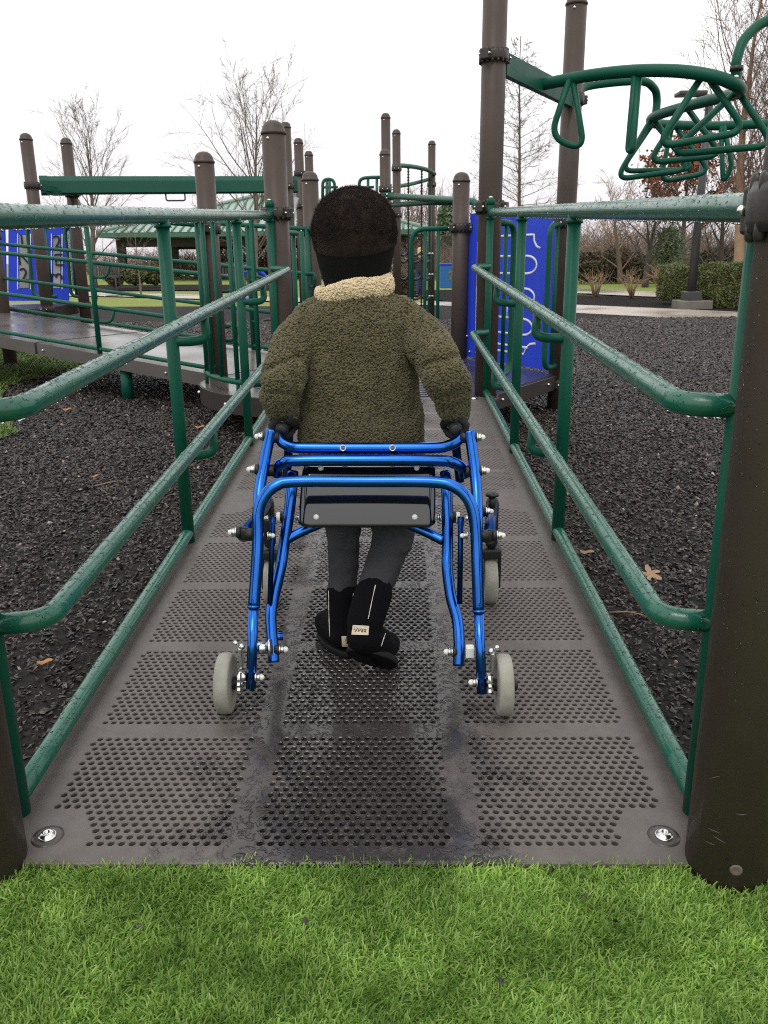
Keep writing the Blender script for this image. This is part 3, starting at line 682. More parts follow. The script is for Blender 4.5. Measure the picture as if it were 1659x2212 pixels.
# ------------------------------------------------------------------ ramp guard rails
def ramp_pt(x, y, h): return V((x, y, RZ(y)+h))
def guard_rail(side, xp, xh, ys, label):
    sg = -side                                # inward direction in x
    t = thing('guard_rail', (xp, 1.25, 0), label, 'railing', 'green pipe railings along the ramp')
    paths = []
    p = [ramp_pt(xp, 1.14, 1.005), ramp_pt(xp, 4.79, 1.005)]
    pts = [p[0].lerp(p[1], i/24) for i in range(25)]
    tr = MB().tube(pts, 0.0215, 20); o_top = tr.part('top_rail', GREENW, t); paths.append((pts, 0.0215))
    for k, y in enumerate(ys):
        mb = MB(); last = k == len(ys)-1
        ztop = 1.06 if last else 1.0
        mb.tube([ramp_pt(xp, y, -0.06 if k else -0.10), ramp_pt(xp, y, ztop)], 0.0195, 18)
        if last:
            mb.lathe([(0.0195, 0), (0.023, 0.002), (0.023, 0.028), (0.018, 0.032), (0, 0.033)], ramp_pt(xp, y, 1.045), 18)
            mb.ball(ramp_pt(xp, y, 1.082), (0.012, 0.012, 0.008), 1, 10, 6)
        mb.lathe([(0.0265, -0.012), (0.0215, 0.0)], ramp_pt(xp, y, 0.984), 16)
        mb.part('post', [GREEN, STEEL], t)
    for h, nm in ((0.722, 'upper_handrail'), (0.366, 'lower_handrail')):
        raw = [ramp_pt(xp, 1.255, h), ramp_pt(xh, 1.27, h), ramp_pt(xh, 4.74, h), ramp_pt(xp, 4.78, h+0.004)]
        if h > 0.5: pts = fillet([raw[0], raw[1]+V((0, 0.0, 0)), raw[2], raw[3]], [0.17, 0.03], 10)
        else: pts = fillet(raw, [0.17, 0.03], 10)
        dense = []
        for a, b in zip(pts[:-1], pts[1:]):
            n = max(1, int((b-a).length/0.12)); dense += [a.lerp(b, i/n) for i in range(n)]
        dense.append(pts[-1])
        MB().tube(dense, 0.0185, 18).part(nm, GREENW, t); paths.append((dense, 0.0185))
        for y in ys[1:-1]:
            q = [ramp_pt(xp, y, h-0.078), ramp_pt(xp+sg*0.05, y+0.005, h-0.080), ramp_pt(xh+sg*0.008, y+0.03, h-0.076), ramp_pt(xh, y+0.035, h-0.005)]
            MB().tube(fillet(q, 0.06, 6), 0.0145, 12).part('handrail_bracket', GREEN, t)
    p = [ramp_pt(xp, ys[0], 0.03), ramp_pt(xp, ys[-1], 0.03)]
    pts = [p[0].lerp(p[1], i/24) for i in range(25)]
    MB().tube(pts, 0.0185, 16).part('bottom_rail', GREENW, t); paths.append((pts, 0.0185))
    beads(paths, 520, t)
    return t
gl = guard_rail(-1, -0.677, -0.585, (1.254, 2.557, 3.76, 4.80), 'green pipe railing with two handrails along the left side of the ramp, wet with rain')
gr_ = guard_rail(1, 0.524, 0.437, (1.255, 2.557, 3.60, 4.79), 'green pipe railing with two handrails along the right side of the ramp, wet with rain')

# ------------------------------------------------------------------ six sided platform at the top of the ramp
DZ = 0.168
def arc_pts(a, b, bulge, n=14):
    a, b = V((a[0], a[1], 0)), V((b[0], b[1], 0)); d = (b-a); nrm = V((d.y, -d.x, 0)).normalized(); out = []
    for i in range(n+1):
        t = i/n; out.append(a.lerp(b, t)+nrm*bulge*(1-(2*t-1)**2)**0.6)
    return out
hexp = [HX['fl'], HX['fr'], HX['r'], HX['br'], HX['bl'], HX['l']]
plat = thing('hexagonal_platform', (-0.05, 5.85, DZ-0.1), 'low six sided dark deck with a painted violet reflection at the top end of the ramp', 'platform')
cx_, cy_ = -0.055, 5.85
inner = [(cx_+(p[0]-cx_)*0.985, cy_+(p[1]-cy_)*0.985) for p in hexp]
mb = MB(); mb.prism([(p[0], p[1], DZ-0.02) for p in inner], (0, 0, 0.02))
for k in range(26):                                       # shallow tread ribs
    y = 4.95+k*0.072; hw = 0.5+min(0.45, (y-4.95)*0.5, (6.85-y)*0.5)
    mb.box((cx_, y, DZ+0.0015), (hw*2*0.8, 0.012, 0.003))
mb.part('deck', NAVY, plat, True)
mb = MB()
for i in range(6):
    a, b = V((*hexp[i], 0)), V((*hexp[(i+1) % 6], 0)); d = (b-a); L_ = d.length-0.13; ang = math.atan2(d.y, d.x)
    mb.box((a+b)/2+V((0, 0, DZ-0.055)), (L_, 0.03, 0.10), 0, Matrix.Rotation(ang, 3, 'Z'), 0.004)
    for s in (-0.36, 0.36): mb.ball((a+b)/2+d.normalized()*s*L_+V((d.y, -d.x, 0)).normalized()*0.016+V((0, 0, DZ-0.05)), 0.011, 1, 8, 6)
mb.part('rim_beam', [BROWND, STEEL], plat)
bay = thing('curved_bay', (-0.95, 5.1, DZ-0.12), 'curved brown deck bay bulging from the left edge of the platform under the curved barrier', 'platform')
ap = arc_pts(HX['l'], HX['fl'], 0.27)
out = [p*1.0 for p in ap]
mb = MB(); mb.prism([(p.x, p.y, DZ-0.03) for p in out], (0, 0, 0.03)); mb.part('deck', DECKF, bay, True)
mb = MB()
for i in range(len(out)-1):
    a, b = out[i], out[i+1]; n = V(((b-a).y, -(b-a).x, 0)).normalized()
    mb.box((a+b)/2+V((0, 0, DZ-0.06))+n*0.004, ((b-a).length*1.05, 0.012, 0.11), 0, Matrix.Rotation(math.atan2((b-a).y, (b-a).x), 3, 'Z'))
for i in (3, 10): mb.ball(out[i]+V((0, 0, DZ-0.06))+V((-0.012, -0.012, 0)), 0.013, 1, 8, 6)
mb.part('rim', [BROWND, STEEL], bay)
# curved barrier on the bay
cb = thing('curved_barrier', (-1.0, 5.2, DZ), 'curved green barrier of vertical bars on the bay left of the ramp', 'barrier')
ins = [V((p.x, p.y, 0))+V((0.02, 0.012, 0)) for p in arc_pts(HX['l'], HX['fl'], 0.245, 20)]
for nm, z in (('top_rail', 1.185), ('bottom_rail', DZ+0.075)):
    MB().tube([p+V((0, 0, z)) for p in ins], 0.019, 12).part(nm, GREEN, cb)
for i in (1, 3, 6, 9, 12, 15, 18):
    MB().tube([ins[i]+V((0, 0, DZ+0.07)), ins[i]+V((0, 0, 1.185))], 0.0145, 12).part('bar', GREEN, cb)
mb = MB(); mb.tube([ins[5]+V((0, 0, DZ-0.0)), ins[5]+V((0, 0, DZ+0.08))], 0.012, 10); mb.tube([ins[15]+V((0, 0, DZ)), ins[15]+V((0, 0, DZ+0.08))], 0.012, 10); mb.part('foot', GREEN, cb)

def on_edge(A, B, u, z):
    A, B = V((A[0], A[1], z)), V((B[0], B[1], z)); lo, hi = -0.3, 1.3
    for _ in range(40):
        m = (lo+hi)/2
        if (proj(A.lerp(B, m))[0] < u) == (proj(B)[0] > proj(A)[0]): lo = m
        else: hi = m
    return A.lerp(B, (lo+hi)/2)
# handhold loops on the right front edge of the platform
def loop_barrier(u_leg, u_bar, anchor, ztop, zbot, label, slat=None):
    A, B = HX['fr'], HX['r']
    leg = on_edge(A, B, u_leg, 0.7); an = V((anchor[0], anchor[1], 0.7))
    t = thing('handhold_loop', (leg.x, leg.y, DZ), label, 'barrier', 'green handhold loops beside the platform opening')
    e = leg+(an-leg)*0.86
    pts = fillet([(e.x, e.y, ztop), (leg.x, leg.y, ztop), (leg.x, leg.y, zbot), (e.x, e.y, zbot)], 0.09, 8)
    MB().tube(pts, 0.0185, 14).part('loop_tube', GREEN, t)
    for ub in u_bar:
        q = on_edge(A, B, ub, 0.7); MB().tube([(q.x, q.y, zbot), (q.x, q.y, ztop)], 0.013, 10).part('bar', GREEN, t)
    if slat:
        q = on_edge(A, B, slat, 0.7); mb = MB(); mb.box((q.x, q.y+0.01, (ztop+zbot)/2), (0.012, 0.012, ztop-zbot-0.08)); mb.part('slat', WHITEPL, t)
    return t
loop_barrier(1106, (1089,), HX['fr'], 1.135, DZ+0.10, 'green bar loop beside the tall ramp end post, in front of the maze panel')
loop_barrier(1182, (1198, 1216), HX['r'], 1.145, DZ+0.06, 'green loop of vertical bars with a pale slat beside the second tall post', 1207)
# gate at the back of the platform (left of the short post beside the maze panel)
gt = thing('arched_barrier', (0.3, 6.85, DZ), 'green arched barrier with two bars to the right of the child\'s hat', 'barrier')
def atY(u, v, y): return PY(u, v, y)
gx = atY(889, 600, 6.85).x; gx2 = 0.45
MB().tube(fillet([(gx, 6.85, DZ+0.05), (gx, 6.85, 1.165), (gx2, 6.85, 1.165)], 0.11, 8), 0.019, 14).part('frame_tube', GREEN, gt)
for u in (918, 946): 
    x = atY(u, 600, 6.85).x; MB().tube([(x, 6.85, DZ+0.05), (x, 6.85, 1.165)], 0.014, 10).part('bar', GREEN, gt)
MB().tube([(gx, 6.85, DZ+0.06), (gx2, 6.85, DZ+0.06)], 0.014, 10).part('bottom_rail', GREEN, gt)
# back left rail of platform
gb = thing('narrow_barrier', (-0.9, 6.6, DZ), 'narrow green barrier beside the short post left of the hat', 'barrier')
for nm, (u, y) in (('bar', (637, 6.35)), ('bar', (655, 6.6))):
    p = atY(u, 600, y); MB().tube([(p.x, p.y, DZ+0.02), (p.x, p.y, 1.15)], 0.017, 12).part(nm, GREEN, gb)
p, q = atY(600, 497, 6.0), atY(640, 497, 6.36); MB().tube([(p.x, p.y, 1.13), (q.x, q.y, 1.13)], 0.019, 12).part('top_rail', GREEN, gb)

# blue maze panel between the short post and the second tall post
A, B = V((HX['br'][0]+0.055, HX['br'][1], 0)), V((HX['r'][0]-0.03, HX['r'][1]+0.06, 0))
dv = (B-A).normalized(); nv = V((-dv.y, dv.x, 0));
if nv.y > 0: nv = -nv
PW = (B-A).length; PZ0, PZ1 = DZ+0.01, 1.27
def pp(x, z, d=0.0): return A+dv*(x*PW)+V((0, 0, PZ0+z*(PZ1-PZ0)))+nv*d
mp = thing('maze_panel', (A.x, A.y, DZ), 'bright blue play panel with raised white maze lines beside the right railing', 'play panel')
mb = MB(); outl = [(0, 0), (1, 0), (1, 1), (0.03, 1), (0.03, 0.93), (-0.02, 0.91), (0, 0.87)]
mb.prism([pp(x, z, 0.0) for x, z in outl], nv*-0.022); mb.part('board', BLUEPL, mp, True)
mb = MB()
def line(pts, r=0.0085): mb.tube([pp(x, z, 0.001) for x, z in pts], (r, r*0.5), 8)
line([(0.20, 0.84), (0.74, 0.84), (0.76, 0.84), (0.765, 0.80), (0.79, 0.77), (0.83, 0.755)]); line([(0.13, 0.75), (0.13, 0.17), (0.15, 0.15), (0.2, 0.13), (0.22, 0.08)])
line([(0.22, 0.08), (0.70, 0.08), (0.72, 0.12), (0.76, 0.15), (0.82, 0.16)])
for z0, z1, xr in ((0.60, 0.71, 0.70), (0.40, 0.505, 0.69), (0.205, 0.31, 0.68)):
    h = (z1-z0)/2; capp = [(xr+0.10*math.sin(a), z0+h-h*math.cos(a)) for a in np.linspace(0, math.pi, 10)]
    line([(0.25, z0)]+capp+[(0.25, z1)])
line([(0.60, 0.60), (0.60, 0.505)]); line([(0.50, 0.40), (0.50, 0.31)]); line([(0.58, 0.205), (0.58, 0.125)]); line([(0.3, 0.125), (0.72, 0.125)])
mb.ball(pp(0.73, 0.125, 0.001), 0.013, 0, 8, 6)
mb.part('maze_line', WHITEPL, mp)
mb = MB(); mb.box(pp(0.17, 0.66, 0.012), (0.05, 0.02, 0.33), 0, Matrix.Rotation(math.atan2(dv.y, dv.x), 3, 'Z'), 0.006); mb.part('slider', TANPL, mp)
mb = MB()
for x, z in ((0.06, 0.04), (0.14, 0.04), (0.93, 0.05), (0.02, 0.15), (0.04, 0.9)): mb.ball(pp(x, z, 0.004), 0.011, 0, 8, 6)
mb.part('bolt', STEEL, mp)

# ------------------------------------------------------------------ ramp leading off to the left
t2 = V((-0.866, 0.5, 0)); n2 = V((0.5, 0.866, 0))
def lr(s, side, h=0.0, off=0.0):                     # s from the platform edge, side 0 near / 1 far
    c = 4.44+off if side == 0 else 5.60-off
    p = n2*c+t2*(3.95+s); return V((p.x, p.y, DZ+0.077*max(s, 0)+h))
LRL = 3.95
r2 = thing('side_ramp', tuple(lr(0, 0)), 'wet brown ramp leading up to the left of the main ramp', 'ramp')
for i in range(2):
    s0, s1 = LRL*i/2+0.03, LRL*(i+1)/2-0.003
    mb = MB(); mb.prism([lr(s0, 0), lr(s1, 0), lr(s1, 1), lr(s0, 1)], (0, 0, -0.095)); mb.part('deck_panel', DECKF, r2, True)
mb = MB()
for s in (0.55, 1.9, 3.3): mb.ball(lr(s, 0, -0.05, -0.004), 0.011, 0, 8, 6)
mb.part('bolt', STEEL, r2)
for s in (1.05, 2.75):
    p = lr(s, 0, 0, 0.07); MB().tube([(p.x, p.y, GZ-0.02), (p.x, p.y, p.z-0.09)], 0.045, 14).part('support_leg', GREEN, r2)
def side_rail(side, label, posts):
    off = 0.03; t = thing('guard_rail', tuple(lr(0, side)), label, 'railing', 'green pipe railings along the left side ramp')
    paths = []
    for h, nm, io in ((1.0, 'top_rail', 0), (0.67, 'upper_handrail', 0.08), (0.34, 'lower_handrail', 0.08), (0.035, 'bottom_rail', 0)):
        pts = [lr(LRL*k/8, side, h, off+io) for k in range(9)]
        if io: pts = [lr(0.0, side, h, off)]+pts[0:]+[lr(LRL+0.03, side, h, off)]; pts = fillet(pts, 0.05, 4)
        MB().tube(pts, 0.0185 if h > 0.9 else 0.016, 12).part(nm, GREEN, t); paths.append((pts, 0.018))
    for s in posts:
        MB().tube([lr(s, side, -0.05, off), lr(s, side, 1.0, off)], 0.0195, 12).part('post', GREEN, t)
        for h in (0.67, 0.34):
            MB().tube(fillet([lr(s, side, h-0.10, off), lr(s-0.1, side, h-0.10, off+0.06), lr(s-0.12, side, h, off+0.08)], 0.07, 5), 0.011, 8).part('handrail_bracket', GREEN, t)
    return t
side_rail(0, 'near green railing of the left side ramp with two wet handrails', (0.05, 1.27, LRL-0.02))
side_rail(1, 'far green railing of the left side ramp', (0.05, 0.65, 2.55, LRL-0.02))
lp = thing('upper_platform', tuple(lr(LRL+1, 0)), 'dark platform at the top of the left side ramp', 'platform')
mb = MB(); mb.prism([lr(LRL, 0), lr(LRL+1.0, 0, -0.077, 0.3)+V((0, 0, 0)), lr(LRL+1.0, 1, -0.077, 0.3), lr(LRL, 1)], (0, 0, -0.1)); mb.part('deck', NAVY, lp, True)

# ------------------------------------------------------------------ overhead track beam on the left
tb = thing('track_beam', (-2.6, 10.0, 0), 'thick green overhead track beam with a small hanging handle on the left', 'track ride')
a, b = PY(89, 401, 9.85), PY(640, 399, 10.9); a.z += 0.0
dvb = (b-a).normalized(); sdv = V((-dvb.y, dvb.x, 0)).normalized(); upv = sdv.cross(dvb)*-1
if upv.z < 0: upv = -upv
prof = [(-0.075, 0.045), (-0.055, 0.094), (0.055, 0.094), (0.075, 0.045), (0.075, -0.08), (0.045, -0.096), (-0.045, -0.096), (-0.075, -0.08)]
mb = MB(); mb.prism([a+sdv*x+upv*z for x, z in prof], b-a); mb.part('beam', GREENF, tb, True)
mb = MB(); mb.prism([a-dvb*0.012+sdv*x*1.06+upv*z*1.06 for x, z in prof], dvb*0.09); mb.part('end_cap', GREENF, tb, True)
mb = MB(); h0, h1 = PY(391/1.0*0+305, 419, 10.2), PY(342, 419, 10.3)
hp = a+(b-a)*0.46; hq = hp+dvb*0.22
MB().tube(fillet([hp-upv*0.06, hp-upv*0.17, hq-upv*0.17, hq-upv*0.06], 0.025, 4), 0.009, 8).part('handle', DARKG, tb)
mb = MB(); p1, p2 = V((*LL1, 1.73)), V((*LL2, 1.70)); mb.prism([p1+V((0, 0, 0.03)), p2+V((0, 0, 0.03)), p2-V((0, 0, 0.03)), p1-V((0, 0, 0.03))], V((0.05, 0, 0)))
mb.box((p1+p2)/2+V((0.03, 0, -0.03)), (0.12, 0.2, 0.05)); mb.part('bracket', GREENF, tb, True)

# ------------------------------------------------------------------ overhead ring ladder on the right
ol = thing('overhead_ladder', (0.86, 5.35, 1.9), 'winding green overhead pipe ladder with hanging triangular hand loops at upper right', 'climber')
p1, p2 = V((HX['fr'][0]+0.04, HX['fr'][1]+0.06, 1.93)), V((HX['r'][0]-0.04, HX['r'][1]-0.06, 1.90))
mb = MB(); mb.prism([p1+V((0, 0, 0.055)), p2+V((0, 0, 0.055)), p2-V((0, 0, 0.055)), p1-V((0, 0, 0.055))], V((0.035, -0.02, 0))); mb.part('bracket', GREEN, ol, True)
run = spline([PY(1168, 183, 5.36), PY(1275, 163, 5.2), PY(1375, 153, 5.05), PY(1470, 154, 4.92), PY(1545, 166, 4.84), PY(1590, 184, 4.86), PY(1600, 196, 5.0), PY(1585, 204, 5.25), PY(1500, 225, 5.7), PY(1420, 249, 6.2), PY(1406, 262, 6.45), PY(1425, 268, 6.7), PY(1530, 272, 6.9), PY(1645, 268, 6.95), PY(1750, 262, 6.9)], 8)
run = [p for i, p in enumerate(run)]
MB().tube(run, 0.033, 16).part('pipe', GREEN, ol)
def hand_loop(au, av, l, r, y, r0=0.0185):
    # apex on the pipe, corners l and r given as image points on the plane y
    A_ = PY(au, av, y); L_, R_ = PY(*l, y+0.02), PY(*r, y-0.02)
    pts = fillet([A_+V((-0.01, 0, 0)), L_, R_, A_+V((0.01, 0, 0))], 0.10, 8)
    MB().tube(pts, r0, 12).part('hand_loop', GREEN, ol)
hand_loop(1234, 172, (1188, 297), (1262, 325), 5.25)
hand_loop(1376, 156, (1357, 325), (1366, 325), 5.05)
hand_loop(1522, 162, (1418, 318), (1612, 284), 4.9)
hand_loop(1592, 200, (1445, 334), (1672, 314), 5.05)
hand_loop(1480, 232, (1400, 352), (1560, 336), 5.85)
hand_loop(1410, 258, (1330, 388), (1490, 366), 6.3)
hand_loop(1412, 268, (1340, 370), (1500, 366), 6.6)
hand_loop(1455, 272, (1425, 394), (1535, 372), 6.8)
hand_loop(1560, 272, (1562, 396), (1582, 360), 6.9)
for raw, nm in (([PY(1246, 210, 5.8), PY(1270, 186, 5.95), PY(1380, 175, 6.1), PY(1412, 190, 6.2), PY(1419, 215, 6.25), PY(1416, 250, 6.25)], 'gooseneck'),
                ([PY(1590, 180, 4.87), PY(1590, 150, 4.87), PY(1592, 128, 4.87), PY(1608, 85, 4.9), PY(1650, 48, 4.95), PY(1720, 30, 5.0)], 'gooseneck')):
    pts = spline(raw, 6); MB().tube(pts, 0.026, 14).part(nm, GREEN, ol)
mb = MB(); p = PY(1591, 148, 4.86); mb.lathe([(0.034, -0.012), (0.034, 0.012)], p, 16); mb.ball(PY(1590, 166, 4.845), 0.013, 1, 10, 6); mb.part('joint_sleeve', [BROWND, STEEL], ol)
drip = [(run[i:], 0.033) for i in (0,)]
beads(drip, 0.01, ol, ymax=8)

# ------------------------------------------------------------------ far play structure: net climber, rails, arches
def chain(mb, pts, r=0.011):
    r = r*1.5
    P = []; rs = []
    for a, b in zip(pts[:-1], pts[1:]):
        n = max(2, int((b-a).length/0.022))
        for i in range(n): P.append(a.lerp(b, i/n)); rs.append(r if len(P) % 2 else r*0.45)
    P.append(pts[-1]); rs.append(r); mb.tube(P, rs, 6)
nc = thing('chain_net_climber', (0.3, 14.6, GZ), 'far curved chain net climber between two brown posts right of the hat', 'climber')
top = spline([PY(851, 357, 13.9), PY(885, 359, 14.5), PY(920, 366, 15.05), PY(939, 376, 15.35)], 6); MB().tube(top, 0.035, 10).part('arch_pipe', GREENF, nc)
low = spline([PY(851, 404, 13.9), PY(890, 397, 14.6), PY(932, 386, 15.35)], 6); MB().tube(low, 0.03, 10).part('lower_pipe', GREENF, nc)
for u, y in ((857, 14.0), (930, 15.3)): 
    p = PY(u, 400, y); MB().tube([(p.x, p.y, GZ), (p.x, p.y, PY(u, 392, y).z)], 0.03, 10).part('upright', GREENF, nc)
for u, v0, y in ((882, 358, 14.4), (911, 364, 14.85), (929, 376, 15.2)):
    a = PY(u, v0, y); mb = MB(); chain(mb, [a, V((a.x, a.y, GZ+0.05))], 0.016); mb.part('chain', CHAINM, nc)
for v in (545, 560, 597, 640):
    mb = MB(); pts = []
    for seg in ((860, 882), (882, 911), (911, 931)):
        for k in range(6): t_ = k/6; pts.append(PY(seg[0]+(seg[1]-seg[0])*t_, v+7*math.sin(math.pi*t_), 14.1+1.1*((seg[0]+(seg[1]-seg[0])*t_)-860)/71))
    chain(mb, pts, 0.017); mb.part('chain', CHAINM, nc)
mb = MB()
for v in (545, 590, 637):
    for dx in (-3, 3): mb.ball(PY(931+dx, v+abs(dx), 15.1), 0.022, 0, 6, 5)
mb.part('shackle', GALV, nc)
rb = thing('glide_rails', (0.3, 10, 1.5), 'pair of converging green rails running right from behind the hat', 'rail')
MB().tube(fillet([PY(836, 423, 11.0), PY(1000, 433, 9.1), PY(1026, 436, 8.9), PY(1028, 452, 8.9)], 0.05, 5), 0.034, 12).part('rail', GREENF, rb)
MB().tube([PY(846, 443, 10.9), PY(930, 437, 10.0), PY(1005, 438, 9.2)], 0.03, 12).part('rail', GREENF, rb)
mb = MB(); mb.box(PY(840, 424, 10.98), (0.12, 0.1, 0.09)); 
for dx in (-4, 4):
    for dz in (-4, 4): mb.ball(PY(840+dx, 424+dz, 10.92), 0.014, 1, 6, 5)
mb.part('clamp', [GREENF, STEEL], rb)
for lab, pts, bars, y in (('small green arched barrier left of the hat above the roof', [(697, 470), (697, 387), (722, 387), (724, 420)], (706, 712), 13.2),
                          ('small green arched barrier right above the hat', [(776, 470), (776, 386), (800, 383), (832, 383)], (795, 814), 12.6)):
    p0 = PY(*pts[0], y); t = thing('arched_barrier', tuple(p0), lab, 'barrier')
    MB().tube(fillet([PY(u, v, y) for u, v in pts], 0.12, 6), 0.024, 10).part('frame_tube', GREENF, t)
    for u in bars: MB().tube([PY(u, 385, y), PY(u, 470, y)], 0.02, 8).part('bar', GREENF, t)
    MB().tube([PY(pts[0][0], 405, y), PY(pts[2][0]+8, 404, y)], 0.018, 8).part('cross_bar', GREENF, t)
mb = MB(); chain(mb, [PY(640, 432, 11.9), PY(634, 452, 11.6), PY(637, 475, 11.6), PY(634, 520, 11.5)], 0.03)
o = mb.top('hanging_chain', GALV, PY(634, 520, 11.5)); tag(o, 'galvanised chain hanging between the tall brown posts left of the hat', 'chain')

# left: blue activity panels, handhold loops
def text_mesh(ch, size, depth=0.004):
    cu = bpy.data.curves.new('t', 'FONT'); cu.body = ch; cu.size = size; cu.extrude = depth/2; cu.align_x = 'CENTER'; cu.align_y = 'CENTER'; cu.resolution_u = 4
    o = bpy.data.objects.new('t', cu); COL.objects.link(o); bpy.context.view_layer.update(); me = evaluated(o); bpy.data.objects.remove(o, do_unlink=True)
    return me
ap_ = thing('letter_panel', tuple(PY(20, 640, 10.7)), 'blue play panel with windows of rotated black letters seen through the left railings', 'play panel')
yq = 10.75
def rectp(u0, v0, u1, v1, d=0.0): return [PY(u0, v0, yq-d), PY(u1, v0, yq-d), PY(u1, v1, yq-d), PY(u0, v1, yq-d)]
mb = MB(); mb.prism(rectp(18, 482, 148, 650), V((0, 0.03, 0))); mb.part('board', BLUEPL, ap_, True)
for u0, u1 in ((42, 62), (115, 130)):
    mb = MB(); mb.prism(rectp(u0, 508, u1, 622, 0.006), V((0, 0.006, 0))); mb.part('window', mat('letter_window%d' % u0, (0.20, 0.185, 0.15), 0.35, var=(0.42, 0.42, 0.42), vscale=3), ap_, True)
for (u, v, chs) in ((124, 524, '2'), (124, 561, 'm'), (123, 597, '3'), (52, 522, 'L'), (52, 560, 'N'), (52, 594, '2')):
    me = text_mesh(chs, 0.22); me.materials.append(BLACKT); c = PY(u, v, yq-0.016)
    o = obj('letter', me, ap_, c-ap_.location); o.rotation_euler = (math.pi/2, -math.pi/2*(1 if chs in 'm3' else 0), 0)
mb = MB()
for u in (38, 66, 111, 134): mb.prism(rectp(u-1, 505, u+1, 625, 0.008), V((0, 0.005, 0)))
mb.part('window_trim', WHITEPL, ap_, True)
bp2 = thing('blue_panel', tuple(PY(3, 668, 9.2)), 'plain blue panel at the far left edge beside the leftmost post', 'play panel')
mb = MB(); mb.prism([PY(-60, 480, 9.3), PY(9, 480, 9.3), PY(14, 668, 9.3), PY(-55, 668, 9.3)], V((0, 0.03, 0))); mb.part('board', BLUEPL, bp2, True)
for lab, (ua, ub), y in (('green handhold loop in front of the left half of the letter panel', (58, 112), 10.1), ('green handhold loop with pale slats right of the letter panel', (140, 168), 10.4)):
    c = PY(ua, 640, y); t = thing('handhold_loop', tuple(c), lab, 'barrier')
    MB().tube(fillet([PY(ub, 490, y), PY(ua, 490, y), PY(ua+14, 640, y), PY(ub+12, 640, y)], 0.08, 6), 0.021, 10).part('loop_tube', GREENF, t)
    for k in (0.4, 0.75):
        u = ua+(ub-ua)*k; MB().tube([PY(u, 492, y), PY(u+14, 638, y)], 0.016, 8).part('bar', GREENF, t)
    for k in (0.25, 0.55):
        u = ua+(ub-ua)*k; mb = MB(); mb.tube([PY(u, 500, y+0.04), PY(u+13, 628, y+0.04)], 0.012, 6); mb.part('slat', WHITEPL, t)
dk = thing('back_deck', (-3.6, 10, 0.42), 'dark deck edge behind the left side ramp under the letter panel', 'platform')
mb = MB(); mb.prism([PY(85, 668, 9.45), PY(168, 655, 10.3), PY(168, 655, 11.2), PY(20, 655, 11.2), PY(20, 668, 9.45)], (0, 0, -0.12)); mb.part('deck', BROWND, dk, True)

